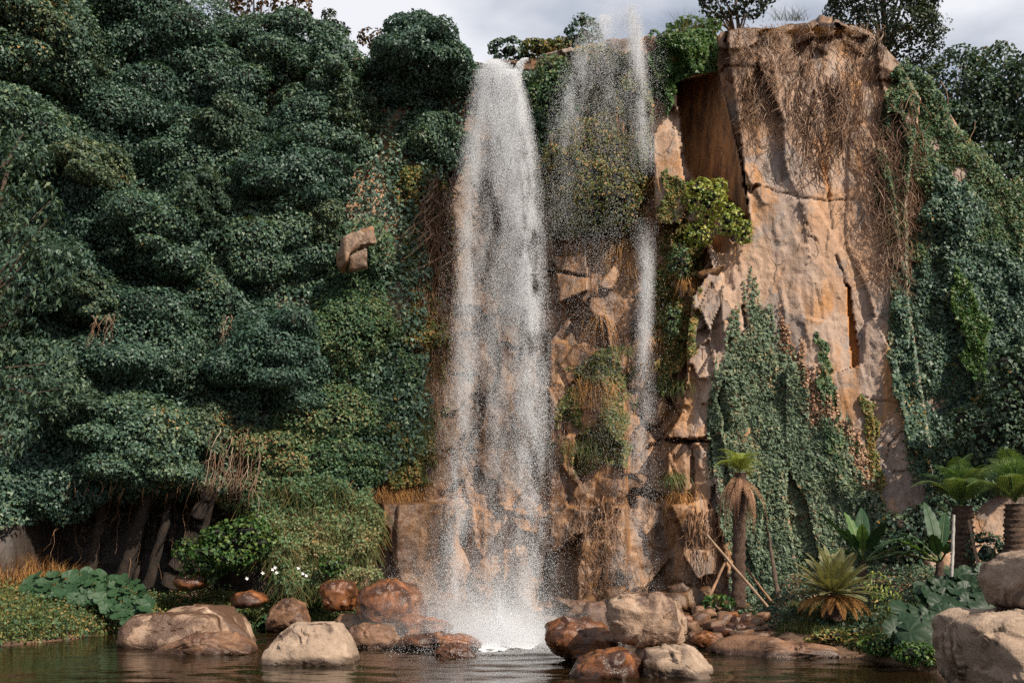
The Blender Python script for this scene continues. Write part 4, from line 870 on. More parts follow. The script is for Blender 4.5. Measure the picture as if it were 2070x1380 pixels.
def tuft(name, label, px, py, w, h, n, length, mat, seed, fall=1.0, width=0.012, cat='grass tuft', group=None, out=0.5, off=0.15):
    """drooping blades or fibres growing from a patch on the cliff"""
    r = np.random.default_rng(seed); A = []; m = 6
    x = px + r.normal(size=n) * w * 0.5; y = py + r.normal(size=n) * h * 0.4
    B0 = cp(x, y, off); L = length * r.uniform(0.4, 1.3, n); az = r.uniform(-1.3, 1.3, n)
    t = np.linspace(0, 1, m)[None, :, None]
    dirv = np.stack([np.sin(az) * 0.6, -np.cos(az) * out, np.full(n, 0.55 * (1 - fall) + 0.1)], -1)[:, None, :]
    P = B0[:, None] + dirv * t * L[:, None, None] + np.array([0, 0, -1.0]) * (t ** 1.7) * (L * fall)[:, None, None] + 0.05 * r.normal(size=(n, 1, 3)) * t
    side = np.stack([np.cos(az), np.sin(az), az * 0], -1)[:, None, :] * (width * (1 - 0.85 * t))
    V = np.stack([P - side, P + side], 2).reshape(n, m * 2, 3)
    i = np.arange(m - 1); q = np.stack([2 * i, 2 * i + 1, 2 * i + 3, 2 * i + 2], -1)
    Fq = (np.arange(n)[:, None, None] * m * 2 + q[None]).reshape(-1, 4)
    return tag(obj(name, V.reshape(-1, 3), Fq, mat, None, False, {'tint': np.repeat(r.random(n), m * 2)}, None, cp(px, py)), label, cat, group)
tuft('dry_grass', 'orange dry grass tuft on the ledge beside the sunlit pillar', 1298, 362, 34, 16, 160, 0.9, M_orange_grass, 301, 0.9)
tuft('hanging_root', 'orange root beard hanging in the middle of the broken rock, upper', 1212, 470, 40, 20, 140, 1.7, M_orange_grass, 302, 1.0, group=None, cat='roots')
tuft('hanging_root', 'orange root beard right of the pale rock face', 1250, 480, 30, 20, 120, 1.9, M_orange_grass, 303, 1.0, cat='roots')
tuft('hanging_root', 'long orange roots over the dark hole in the broken rock', 1214, 640, 20, 10, 90, 2.0, M_orange_grass, 304, 1.0, cat='roots')
tuft('hanging_root', 'orange root fringe under the thin trickle', 1325, 680, 24, 24, 110, 1.8, M_orange_grass, 305, 1.0, cat='roots')
tuft('hanging_root', 'rusty root mat spilling over the ledge right of the main fall', 1200, 775, 46, 24, 200, 1.3, M_orange_grass, 306, 0.9, cat='roots')
tuft('hanging_root', 'straw-coloured fibres behind the second fall', 1216, 250, 40, 30, 200, 1.8, M_orange_grass, 307, 1.0, cat='roots')
tuft('dry_grass', 'yellow grass tuft hanging on the rock edge left of the slab', 1392, 560, 34, 16, 220, 0.8, M_orange_grass, 308, 0.9)
tuft('moss_cushion', 'soft green grass cushion beside the thin trickle', 1250, 706, 32, 10, 320, 0.7, M_grass, 309, 0.7, cat='grass tuft')
tuft('grass_tuft', 'green grass tuft growing from the lip below the slab', 1362, 962, 24, 12, 170, 1.0, M_grass, 310, 0.75)
tuft('dry_grass', 'rusty grass fringe on the lower ledge under the green tuft', 1372, 1000, 40, 12, 200, 0.9, M_orange_grass, 311, 0.9)
tuft('grass_tuft', 'green and straw grass on the ledge right of the thin trickle', 1360, 770, 30, 12, 260, 0.9, M_grass, 312, 0.8)
tuft('dry_grass', 'brown grass fringe hanging above the rock foot left of the main fall', 800, 985, 70, 20, 420, 1.1, M_orange_grass, 313, 0.9)
tuft('grass_tuft', 'green grass hanging from the creeper edge above the rock foot', 760, 900, 50, 36, 500, 1.0, M_grass, 314, 0.8)
tuft('grass_tuft', 'reddish green grass strip by the left side of the main fall', 850, 840, 36, 110, 520, 1.0, M_grass, 315, 0.8)
tuft('grass_tuft', 'grass fringe on the wet ledge low right of the main fall', 1180, 900, 50, 26, 260, 0.9, M_grass, 316, 0.8)
tuft('dry_grass', 'wispy grass standing on the rock crest', 1395, 70, 36, 6, 120, 1.3, M_grass, 317, 0.05, 0.008, out=0.2)
tuft('dry_grass', 'brown dry growth along the top of the rock crest', 1620, 62, 150, 14, 500, 0.6, M_orange_grass, 320, 0.5, 0.010, out=0.3)
tuft('dry_grass', 'pale wisps of grass on the skyline between the evergreens', 1600, 42, 40, 4, 90, 0.9, M_grass, 318, 0.1, 0.008, out=0.2)

tuft('dry_grass', 'rusty dry grass hanging at the right side of the creeper slope', 715, 1060, 50, 90, 700, 0.8, M_orange_grass, 319, 0.7, out=0.8, off=1.6)
# dry creeper slope and banks: uncountable ground cover
def ground_cover(name, label, poly_px_d, n, size, mat, seed, asp=0.7, up=0.06, kind='stuff', blade=None, h=(0.02, 0.2), thr=-0.9):
    r = np.random.default_rng(seed); P = np.array(poly_px_d, float); lo, hi = P.min(0), P.max(0)
    x = r.uniform(lo[0], hi[0], n * 3); d = r.uniform(lo[1], hi[1], n * 3); m = inpoly(x, d, poly_px_d)
    m &= fbm(np.stack([x / 40, d * 1.5, x * 0], -1), 3, seed) > thr + 0.15 * r.normal(size=len(x))
    x, d = x[m][:n], d[m][:n]; n = len(x); Q = gp(x, d)
    if blade is None:
        Q[:, 2] += r.uniform(*h, n) * (0.6 + 0.8 * (fbm(Q * 1.2, 3, seed) + 0.5))
        N = norm(np.array([0.1, -0.35, 0.8]) + r.normal(size=(n, 3)) * 0.5)
        V, f = leafset(Q, N, size, r, asp); t = np.repeat(r.random(n), 4)
    else:
        L = blade * r.uniform(0.4, 1.3, n) * (0.7 + 0.9 * (fbm(Q * 0.9, 3, seed) + 0.4)); a = r.uniform(0, 6.28, n); m_ = 4; t_ = np.linspace(0, 1, m_)[None, :, None]
        dv = np.stack([np.cos(a), np.sin(a), a * 0], -1)[:, None] * r.uniform(0.1, 0.7, (n, 1, 1))
        Pp = Q[:, None] + (np.array([0, 0, 1.0]) * t_ + dv * t_ ** 2 - np.array([0, 0, 0.35]) * t_ ** 2) * L[:, None, None]
        s = np.stack([-np.sin(a), np.cos(a), a * 0], -1)[:, None] * size * (1 - 0.9 * t_)
        V = np.stack([Pp - s, Pp + s], 2).reshape(-1, 3); i = np.arange(m_ - 1); q = np.stack([2 * i, 2 * i + 1, 2 * i + 3, 2 * i + 2], -1)
        f = (np.arange(n)[:, None, None] * m_ * 2 + q[None]).reshape(-1, 4); t = np.repeat(r.random(n), m_ * 2)
    return tag(obj(name, V, f, mat, None, False, {'tint': t}), label, 'ground cover', None, kind)
ground_cover('ground_cover', 'small-leaved ground cover on the left bank', [(-300, 31.5), (0, 31.4), (140, 33.4), (250, 36.2), (330, 38.4), (560, 38.2), (640, 38.6), (760, 36.6), (800, 40), (600, 42), (-300, 40)], 18000, 0.10, M_moss, 401, h=(0.02, 0.4))
ground_cover('ground_cover', 'green low herbs on the left bank', [(-300, 31.5), (0, 31.4), (140, 33.4), (250, 36.2), (330, 38.4), (560, 38.2), (640, 38.6), (760, 36.6), (800, 40), (600, 42), (-300, 40)], 20000, 0.10, M_ivy_mid, 407, h=(0.02, 0.5))
ground_cover('grass', 'tall dry and green grass on the left bank', [(-300, 31.6), (0, 31.6), (140, 33.6), (240, 36.0), (200, 37.5), (-300, 35)], 9000, 0.011, M_grass, 402, blade=0.6, thr=-0.25)
ground_cover('grass', 'grass on the bank behind the left boulders', [(280, 38.0), (560, 38.2), (640, 38.4), (740, 36.8), (790, 39.5), (300, 41)], 9000, 0.012, M_grass, 403, blade=0.5)
ground_cover('ground_cover', 'dark ground cover on the right bank', [(1440, 31.6), (1560, 31.5), (1740, 29.0), (1830, 27.4), (1900, 25.4), (2100, 23), (2200, 36), (1500, 38)], 15000, 0.11, M_ivy_dark, 404, thr=-0.3, h=(0.02, 0.35))
ground_cover('leaf_litter', 'brown fallen leaves on the right bank', [(1440, 31.6), (1560, 31.5), (1740, 29.0), (1830, 27.4), (1900, 25.4), (2100, 23), (2200, 36), (1500, 38)], 9000, 0.11, M_dead, 406, h=(0.0, 0.06))
ground_cover('grass', 'grass and dry stalks around the cycad', [(1560, 31.2), (1740, 28.8), (1830, 27.6), (1870, 30), (1600, 33)], 6000, 0.012, M_grass, 405, blade=0.55)

ground_cover('dry_weeds', 'dry brown weeds before the shaded wall at the far left', [(-60, 36.0), (140, 37.4), (150, 38.6), (-60, 37.4)], 1800, 0.012, M_orange_grass, 408, blade=1.3)
def slope_cover():
    """dry creeper and grass slope between the leafy shrub and the rock foot"""
    r = np.random.default_rng(431); n = 16000
    poly = [(520, 960), (700, 960), (765, 1000), (772, 1175), (560, 1180), (500, 1120)]
    x = r.uniform(460, 790, n * 3); y = r.uniform(920, 1200, n * 3); wx = 45 * fbm(np.stack([x / 40, y / 40, x * 0], -1), 3, 61); wy = 45 * fbm(np.stack([x / 40, y / 40, x * 0 + 7], -1), 3, 62)
    m = inpoly(x + wx, y + wy, poly); x, y = x[m][:n], y[m][:n]; n = len(x)
    d = 40.8 - (y - 955) / 225 * 2.6 - 0.9 * fbm(np.stack([x / 40, y / 40, x * 0], -1), 3, 5) - r.uniform(0, 0.4, n)
    Q = W(x, y, d); N = norm(np.array([0.1, -0.7, 0.5]) + r.normal(size=(n, 3)) * 0.5)
    T = thing('dry_slope_creeper', 'dry brownish creeper and grass slope left of the rock foot', 'creeper', gp(640, 38.5))
    k = n // 2
    V, f = leafset(Q[:k], N[:k], 0.10, r, 0.8, np.array([0, -.2, -1.]), .5); obj('leaves', V, f, M_ivy_mid, T, False, {'tint': np.repeat(np.clip(0.12 + r.random(k) * 0.5 + 0.55 * sstep(960, 1120, y[:k]) * sstep(520, 680, x[:k]), 0, 1), 4)}, 'stuff')
    A = Acc()
    for j in range(k, n, 2):
        t = np.linspace(0, 1, 4)[:, None]; L = r.uniform(0.25, 0.9); a = r.uniform(-1, 1)
        A.add(*tube(Q[j] + t * np.array([a * 0.3, -0.12, 0.1]) * L + t ** 1.6 * np.array([a * .3, 0, -L]), 0.008, 3), a=r.random())
    A.obj('stalk', M_grass, T, kind='stuff')
slope_cover()

# ------------------------------------------------------------------ feature plants
def rotm(az, tilt=0.0, s=1.0, loc=(0, 0, 0), roll=0.0):
    return Matrix.Translation(Vector(loc)) @ Matrix.Rotation(az, 4, 'Z') @ Matrix.Rotation(tilt, 4, 'Y') @ Matrix.Rotation(roll, 4, 'X') @ Matrix.Scale(s, 4)
def frond_mesh(name, L, rise, droop, pin, mat, n=34, wid=0.32, thick=0.012, seed=0, vee=0.15, asp=0.16, tint=0.5, sub=0):
    """arching frond along +X: midrib and paired leaflets"""
    r = np.random.default_rng(seed); A = Acc()
    t = np.linspace(0, 1, 16); P = np.stack([L * t * (1 - 0.18 * t ** 2), 0 * t, rise * t - droop * t ** 2.4], -1)
    A.add(*tube(P, thick * np.linspace(1, 0.25, 16), 4), a=0.9 * tint)
    for k in range(n):
        u = 0.10 + 0.89 * k / n; c = np.array([np.interp(u, t, P[:, i]) for i in range(3)]); du = np.array([np.interp(min(u + .03, 1), t, P[:, i]) for i in range(3)]) - c; du = norm(du)
        l = wid * (math.sin(math.pi * (0.12 + 0.86 * u) ** 0.75) * 0.9 + 0.1) * r.uniform(0.9, 1.1)
        for s in (-1, 1):
            dr = norm(np.array([0.0, s, 0.0]) + du * pin + np.array([0, 0, vee])); w = max(l * asp, 0.012)
            tip = c + dr * l + np.array([0, 0, -0.25 * l * (1 - vee)])
            if sub:   # serrated pinna: small secondary leaflets
                m = sub
                for q in range(m):
                    v = (q + 0.6) / m; b = c + (tip - c) * v; ll = w * 1.5 * math.sin(math.pi * (0.2 + 0.75 * v))
                    for s2 in (-1, 1):
                        e = b + du * s2 * ll + dr * ll * 0.5 + np.array([0, 0, -0.1 * ll])
                        A.add([b - dr * l * 0.4 / m, e, b + dr * l * 0.6 / m], [[0, 1, 2]], a=np.clip(tint + r.normal() * 0.18, 0, 1))
            else:
                A.add([c - du * w * .5, c + dr * l * .5 - du * w * .6, tip, c + dr * l * .5 + du * w * .6], [[0, 1, 2, 3]], a=np.clip(tint + r.normal() * 0.15, 0, 1))
    V, f, a = A.get(); return mesh(name, V, f, mat, False, {'tint': a})
FERN = [frond_mesh('frond', 1.45, 0.85, 0.85, 0.45, M_fern, 22, 0.36, 0.018, s, 0.0, 0.075, 0.4 + 0.2 * s, 8) for s in range(3)]
FERN_Y = [frond_mesh('frond', 1.1, 0.35, 0.75, 0.5, M_yellow, 24, 0.26, 0.014, s, 0.0, 0.10, 0.55, 6) for s in range(2)]
FERN_D = [frond_mesh('dead_frond', 1.7, -0.1, 1.55, 0.8, M_dead, 22, 0.22, 0.016, s, -0.4, 0.16, 0.35, 4) for s in range(2)]
CYC = [frond_mesh('frond', 1.25, 0.25, 0.16, 0.75, M_cycad, 44, 0.24, 0.016, s, 0.35, 0.10, 0.5) for s in range(2)]
CYC_D = [frond_mesh('dead_frond', 1.2, 0.05, 0.42, 0.75, M_orange_grass, 34, 0.18, 0.014, s, 0.2, 0.10, 0.45) for s in range(2)]
def tree_fern(label, px, pyb, pyt, d, rad, n, seed, fronds=FERN, s=1.0, skirt=0, dead=6, az0=0.0, full=2 * math.pi, lean=0.0):
    r = np.random.default_rng(seed); base = W(px, pyb, d); top = W(px + lean, pyt, d)
    T = thing('tree_fern', label, 'tree fern', base)
    m = 40; t = np.linspace(0, 1, m); P = base + (top - base) * t[:, None]
    R = rad * (1.15 - 0.2 * t) * (1 + 0.12 * np.sin(t * 90)); V, f = tube(P, R, 16)
    nn = V - np.repeat(P, 16, 0); V = V + norm(nn) * (rad * 0.28 * fbm(V * 7, 3, seed))[:, None]
    obj('trunk', V, f, M_fernbark, T, False)
    h = top - base
    for k in range(n):
        a = az0 + full * ((k * 0.618) % 1.0) + r.uniform(-.15, .15); ti = -1.25 + 1.0 * (k / n) ** 0.9
        inst('frond', fronds[k % len(fronds)], T, rotm(a, ti + r.uniform(-.12, .12), s * r.uniform(0.8, 1.12), h + np.array([0, 0, 0.05]), r.uniform(-.15, .15)))
    for k in range(skirt):
        inst('dead_frond', FERN_D[k % 2], T, rotm(r.uniform(0, 6.28), r.uniform(0.15, 0.7), s * r.uniform(0.55, 0.85), h - np.array([0, 0, r.uniform(0.05, 0.3)])))
    return T
tree_fern('tree fern with full green crown behind the white pole', 1946, 1175, 1022, 30.5, 0.28, 20, 601, FERN, 1.2)
tree_fern('tree fern cut by the right frame edge above the cracked boulder', 2052, 1170, 1018, 29.0, 0.28, 20, 602, FERN, 1.2)
tree_fern('slender tree fern with sparse yellow fronds and a shaggy dead skirt', 1492, 1225, 955, 36.4, 0.21, 11, 603, FERN_Y, 1.15, 30, lean=4)
def cycad():
    base = W(1686, 1236, 30.6); T = thing('cycad', 'bushy cycad with stiff olive fronds above drooping brown ones', 'cycad', base); r = np.random.default_rng(611)
    P = base + np.linspace(-0.2, 0.42, 10)[:, None] * np.array([0, 0, 1.]); V, f = tube(P, 0.24 * np.linspace(1.1, 0.8, 10), 12); V = V + 0.05 * r.normal(size=V.shape); obj('trunk', V, f, M_fernbark, T)
    for k in range(46):
        u = (k + 0.5) / 46; inst('frond', CYC[k % 2], T, rotm(k * 2.4, -1.3 + 1.5 * u ** 0.8 + r.uniform(-.06, .06), r.uniform(1.15, 1.4), (0, 0, 0.5)))
    for k in range(24): inst('dead_frond', CYC_D[k % 2], T, rotm(k * 2.4 + 1, 0.0 + 0.2 * r.random(), r.uniform(1.0, 1.25), (0, 0, 0.46)))
cycad()
def paddle_mesh(name, L, Wd, rise, droop, mat, seed, stalk=0.35):
    r = np.random.default_rng(seed); n = 22; t = np.linspace(0, 1, n)
    P = np.stack([L * t * (1 - 0.12 * t ** 2), 0 * t, rise * t - droop * t ** 2.6], -1); A = Acc()
    A.add(*tube(P, 0.022 * np.linspace(1.3, 0.3, n), 5), a=0.95)
    s = np.clip((t - stalk) / (1 - stalk), 0, 1); w = Wd * 1.25 * np.sin(np.pi * np.clip(s, 0, 1) ** 0.62) ** 0.85 * (s > 0)
    for sg in (-1, 1):
        cols = []
        for q in (0.0, 0.5, 1.0):
            e = P + np.stack([0 * t, sg * w * q, w * (0.42 * q - 0.30 * q * q) + 0.02 * np.sin(t * 40 + sg) * q * w / max(Wd, .01)], -1); cols.append(e)
        V = np.stack(cols, 1).reshape(-1, 3); i = np.arange(n - 1)[:, None] * 3; j = np.arange(2)[None]
        A.add(V, np.stack([i + j, i + j + 1, i + 3 + j + 1, i + 3 + j], -1).reshape(-1, 4), a=np.repeat(0.4 + 0.25 * r.random(n), 3))
    V, f, a = A.get(); return mesh(name, V, f, mat, True, {'tint': a})
PAD = [paddle_mesh('leaf', 1.5, 0.13, 1.0, 0.35, M_big, 1, 0.22), paddle_mesh('leaf', 1.6, 0.14, 0.8, 0.75, M_big, 2, 0.22), paddle_mesh('leaf', 1.25, 0.12, 0.9, 0.30, M_fern, 3, 0.22)]
def banana(label, px, py, d, leaves, s, seed):
    base = W(px, py, d); T = thing('banana_plant', label, 'banana plant', base)
    V, f = tube(base + np.linspace(-0.3, 0.25, 6)[:, None] * np.array([0, 0, 1.]), 0.10 * s * np.linspace(1.2, .8, 6), 8); obj('stem', V, f, M_fernbark, T, True)
    for k, (az, ti, sc) in enumerate(leaves): inst('leaf', PAD[k % 3], T, rotm(math.radians(az), math.radians(ti), sc * s, (0, 0, 0.2)))
banana('banana plant with broad upright green paddle leaves behind the cycad', 1745, 1150, 32.5, [(180, -20, 1.1), (215, -28, .95), (120, -35, 1.0), (75, -30, 1.0), (20, -12, 1.05), (-30, 8, 1.0), (-80, -15, .9), (-150, 0, .9), (250, -20, .9), (5, 18, 1.1)], 1.35, 1)
banana('shadowed dark banana plant left of the tree fern trunk', 1900, 1150, 33.0, [(100, -38, 1.0), (150, -25, .9), (190, 5, 1.0), (60, -30, .9), (-90, -10, .9), (170, 20, 1.0), (240, -5, .8)], 1.4, 2)

def round_leaf(name, R, mat, seed, lobes=0, cup=0.22, stalk=0.5):
    """broad leaf with a notch at the stalk, shallow cup, on its own stalk"""
    r = np.random.default_rng(seed); n, m = 26, 4; A = Acc()
    a = np.linspace(0.25, 2 * math.pi - 0.25, n); V = [np.zeros(3)]; T = [0.8]
    for k in range(1, m + 1):
        q = k / m; e = 1 + 0.05 * np.sin(a * 5 + seed)
        if lobes: e = 1 + (0.20 * np.abs(np.sin(a * lobes / 2)) - 0.1 + 0.05 * r.normal(size=n)) * q
        rr_ = R * q * e * (0.86 + 0.14 * np.cos(a - math.pi))
        z = cup * R * q ** 2 + 0.05 * R * np.sin(a * (lobes or 7)) * q + 0.02 * R * r.normal(size=n)
        V += list(np.stack([-np.cos(a) * rr_, np.sin(a) * rr_, z - (0.18 * R * q ** 3 if lobes else 0.1 * R * q ** 4)], -1)); T += list(np.full(n, 0.35 + 0.12 * q) + 0.1 * (np.arange(n) % 2))
    F3 = [[0, 1 + i, 2 + i] for i in range(n - 1)]; F4 = []
    for k in range(m - 1):
        for i in range(n - 1): F4.append([1 + k * n + i, 1 + (k + 1) * n + i, 2 + (k + 1) * n + i, 2 + k * n + i])
    V = np.array(V); A.V.append(V); A.F[3] = [np.array(F3)]; A.F[4] = [np.array(F4)]; A.n = len(V); A.A.append(np.array(T))
    t = np.linspace(0, 1, 5)[:, None]; A.add(*tube(np.array([0, 0, 0]) + t * np.array([0.1, 0, -stalk]), 0.012, 4), a=0.9)
    Vv, f, a_ = A.get(); return mesh(name, Vv, f, mat, True, {'tint': a_})
RL = [round_leaf('leaf', 0.27, M_big, s) for s in range(4)]
RD = [round_leaf('leaf', 0.27, M_dark, 20 + s) for s in range(3)]
GL = [round_leaf('leaf', 0.40, M_dark, 10 + s, 9, 0.1, 0.5) for s in range(3)]
def leaf_patch(name, label, cat, spots, meshes, base, seed, smin, smax, face=0.75):
    r = np.random.default_rng(seed); T = thing(name, label, cat, base)
    for k, p in enumerate(spots):
        nrm = Vector((r.normal() * 0.35 + 0.1, -face + r.normal() * 0.25, 0.8 + r.normal() * 0.2)).normalized()
        q = nrm.to_track_quat('Z', 'Y'); M = Matrix.Translation(Vector(p - base)) @ q.to_matrix().to_4x4() @ Matrix.Rotation(r.uniform(0, 6.28), 4, 'Z') @ Matrix.Scale(r.uniform(smin, smax), 4)
        inst('leaf', meshes[k % len(meshes)], T, M)
r_ = np.random.default_rng(620)
def patch(poly, n, dfun, seed):
    r = np.random.default_rng(seed); P = np.array(poly, float); lo, hi = P.min(0), P.max(0); out = []
    tries = 0; cand = r.uniform(lo, hi, (40000, 2)); ok = inpoly(cand[:, 0], cand[:, 1], poly)
    while len(out) < n and tries < 40000:
        tries += 1
        x, y = cand[tries - 1]
        if not ok[tries - 1]: continue
        if any((x - a) ** 2 + ((y - b) * 1.2) ** 2 < 12 ** 2 for a, b in out): continue
        out.append((x, y))
    return [W(x, y, dfun(x, y) + r.uniform(-.15, .15)) for x, y in out]
leaf_patch('butterbur', 'patch of large round butterbur leaves on the left bank', 'butterbur', patch([(45, 1180), (75, 1160), (120, 1158), (180, 1158), (235, 1168), (262, 1166), (285, 1190), (305, 1225), (298, 1250), (255, 1262), (215, 1235), (170, 1215), (110, 1205), (55, 1195)], 95, lambda x, y: 36.6 - (y - 1160) / 100 * 1.6, 1), RL, gp(180, 36.0), 621, 0.62, 1.15)
leaf_patch('butterbur', 'patch of round butterbur leaves under the white pole on the right', 'butterbur', patch([(1848, 1195), (1880, 1178), (1930, 1160), (1990, 1150), (2010, 1200), (1960, 1215), (1900, 1220), (1860, 1210)], 44, lambda x, y: 29.0 - (y - 1150) / 80 * 1.6, 2), RD, gp(1925, 28.6), 622, 0.6, 1.1)
leaf_patch('gunnera', 'clump of huge ribbed lobed leaves beside the corner block', 'gunnera', patch([(1820, 1225), (1870, 1212), (1925, 1222), (2000, 1205), (2015, 1225), (1925, 1250), (1915, 1290), (1860, 1290), (1815, 1300), (1800, 1270)], 24, lambda x, y: 27.6 - (y - 1210) / 90 * 2.0, 3), GL, gp(1870, 27.0), 623, 0.7, 1.2, 0.95)
def bract_plant():
    base = gp(560, 37.6); T = thing('white_flowered_plant', 'low plant with glossy lance leaves and white flowers on the left bank', 'flowering plant', base); r = np.random.default_rng(630)
    lm = paddle_mesh('leaf', 0.62, 0.075, 0.42, 0.35, M_big, 7, 0.12)
    for k in range(64): inst('leaf', lm, T, rotm(r.uniform(0, 6.28), r.uniform(-.5, .3), r.uniform(0.7, 1.2), (r.normal() * 0.42, r.normal() * 0.2, r.uniform(0.1, 0.55))))
    for k, (x, y) in enumerate([(552, 1150), (557, 1146), (532, 1157), (604, 1147), (613, 1158), (620, 1162), (500, 1168), (560, 1156)]):
        A = Acc(); c = W(x, y, 37.4)
        for q in range(5): a = q * 1.257 + k; dv = np.array([math.cos(a), -0.6, math.sin(a)]); s = np.cross(dv, [0, 1, 0]) * 0.45; A.add(np.array([c, c + dv * .035 + s * .05, c + dv * .07, c + dv * .035 - s * .05]), [[0, 1, 2, 3]])
        o = A.obj('flower', M_petal, T)
bract_plant()
def slanting_roots():
    r = np.random.default_rng(652)
    labs = ['leftmost dark root slanting out of the hollow at the left cliff foot', 'dark root slanting up in the middle of the cliff-foot hollow', 'slim dark root leaning right inside the cliff-foot hollow', 'thick dark root beside the hanging bare stems', 'thin dark root just left of the leafy shrub', 'dark root dropping straight into the hollow']
    for k, (x0, x1, rad) in enumerate([(175, 215, .16), (245, 300, .22), (300, 352, .15), (345, 420, .26), (385, 430, .13), (275, 268, .12)]):
        p0 = W(x0, 1182, 40.4 + 0.2 * k); p1 = W(x1, 985, 39.6 + 0.2 * k); P = wander(p0, p1, 12, 0.05, k + 3); V, f = tube(P, rad * np.linspace(1.35, 0.8, 12), 9)
        V = V + norm(V - np.repeat(P, 9, 0)) * (rad * 0.5 * fbm(V * 4, 3, k))[:, None]
        tag(obj('slanting_root', V, f, M_darkroot, None, True, None, None, p0), labs[k], 'root', 'thick roots in the cliff-foot hollow')
slanting_roots()
def pole(name, label, p0, p1, r0, r1, mat, cat, bend=0.02, seed=0):
    P = wander(p0, p1, 14, bend, seed); V, f = tube(P, np.linspace(r0, r1, 14), 7)
    V = V + 0.12 * r0 * np.random.default_rng(seed).normal(size=V.shape); return tag(obj(name, V, f, mat, None, True, None, None, p0), label, cat)
pole('leaning_pole', 'long pale pole leaning left across the slender tree fern trunk', W(1552, 1226, 35.4), W(1428, 1080, 36.4), 0.055, 0.04, M_pole, 'pole', 0.01, 1)
pole('leaning_pole', 'shorter brown pole leaning behind the long pale one', W(1560, 1216, 36.0), W(1486, 1116, 37.0), 0.045, 0.03, M_root, 'pole', 0.01, 2)
pole('leaning_pole', 'dark stake crossing the pale pole at the tree fern foot', W(1432, 1210, 35.4), W(1470, 1128, 36.2), 0.05, 0.04, M_root, 'pole', 0.01, 3)
pole('dead_sapling', 'thin dead forked trunk right of the leaning poles', W(1574, 1208, 35.5), W(1552, 1075, 36.2), 0.085, 0.035, M_bark, 'dead tree', 0.02, 4)
pole('support_stake', 'white-painted stake in front of the full tree fern', W(1924, 1165, 28.4), W(1928, 1040, 28.6), 0.042, 0.04, M_whitepole, 'stake', 0.004, 5)
pole('support_stake', 'slanting wooden stake propping the full tree fern on its right', W(1978, 1145, 29.5), W(1958, 1050, 29.9), 0.04, 0.03, M_pole, 'stake', 0.01, 6)
shrub('dry_fern_clump', 'yellow and russet fern clump between cycad and gunnera', [(1790, 1210, 26, 22, 29.6), (1770, 1180, 22, 26, 30)], M_yellow, 0.14, 70, 640, None, nsub=8, core=False, asp=0.3)
shrub('broadleaf_clump', 'low broad-leaved clump at the foot of the dark stake', [(1450, 1216, 30, 14, 34.0)], M_green, 0.22, 60, 641, None, nsub=6, core=False, asp=0.45)
shrub('bank_shrub', 'low herb mass along the waterline before the gunnera', [(1800, 1300, 60, 22, 26.8), (1850, 1320, 40, 22, 25.6)], M_green, 0.09, 190, 642, None, nsub=12)
shrub('bank_shrub', 'grassy herb fringe between the cycad and the long low rock', [(1700, 1286, 60, 16, 29.6), (1765, 1305, 50, 16, 28.0), (1640, 1276, 46, 12, 31.0)], M_moss, 0.09, 150, 644, None, nsub=12)
shrub('bank_shrub', 'dark fine-leaved shrub behind the right butterbur patch', [(1995, 1120, 40, 40, 30.0), (1870, 1190, 30, 22, 30.4)], M_ivy, 0.10, 120, 643, None, nsub=10)

# ------------------------------------------------------------------ falling water
_tet = np.array([[1, 0, -.7], [-.5, .87, -.7], [-.5, -.87, -.7], [0, 0, 1.1]])
def droplets(P, size, r, stretch=1.3):
    n = len(P); a = r.uniform(0, 6.28, n); fl = r.choice([-1, 1], n)
    c, s = np.cos(a), np.sin(a); S = np.broadcast_to(size, (n,))
    x = _tet[None, :, 0] * c[:, None] - _tet[None, :, 1] * s[:, None]; y = _tet[None, :, 0] * s[:, None] + _tet[None, :, 1] * c[:, None]
    z = _tet[None, :, 2] * fl[:, None] * stretch
    V = P[:, None] + np.stack([x, y, z], -1) * S[:, None, None]
    b = np.arange(n)[:, None, None] * 4; f = (b + np.array([[0, 1, 2], [0, 3, 1], [1, 3, 2], [2, 3, 0]])[None]).reshape(-1, 3)
    return V.reshape(-1, 3), f
def stream(path, n, d0, d1, thick, seed, clot=0.35, cs=26, lap=0.35):
    """path: rows (py, centre px, half-width px, weight); returns points. Clots break the veil up."""
    r = np.random.default_rng(seed); T = np.array(path, float); N = n * 4
    y = r.uniform(T[0, 0], T[-1, 0], N); w = np.interp(y, T[:, 0], T[:, 3]); keep = r.random(N) < w / T[:, 3].max(); y = y[keep]
    cx = np.interp(y, T[:, 0], T[:, 1]); hw = np.interp(y, T[:, 0], T[:, 2])
    g = np.where(r.random(len(y)) < lap, r.laplace(size=len(y)) * 0.55, r.normal(size=len(y)) * 0.45); ok = np.abs(g) < 1.25; y, cx, hw, g = y[ok], cx[ok], hw[ok], g[ok]; x = cx + g * hw
    q = fbm(np.stack([x / cs, y / (cs * 3.2), x * 0 + seed], -1), 4, seed)
    k = r.random(len(y)) < np.clip(0.5 + q / clot * 0.5, 0.04, 1); x, y = x[k][:n], y[k][:n]
    d = np.interp(y, [T[0, 0], T[-1, 0]], [d0, d1]) + r.normal(size=len(y)) * thick
    return W(x, y, d)
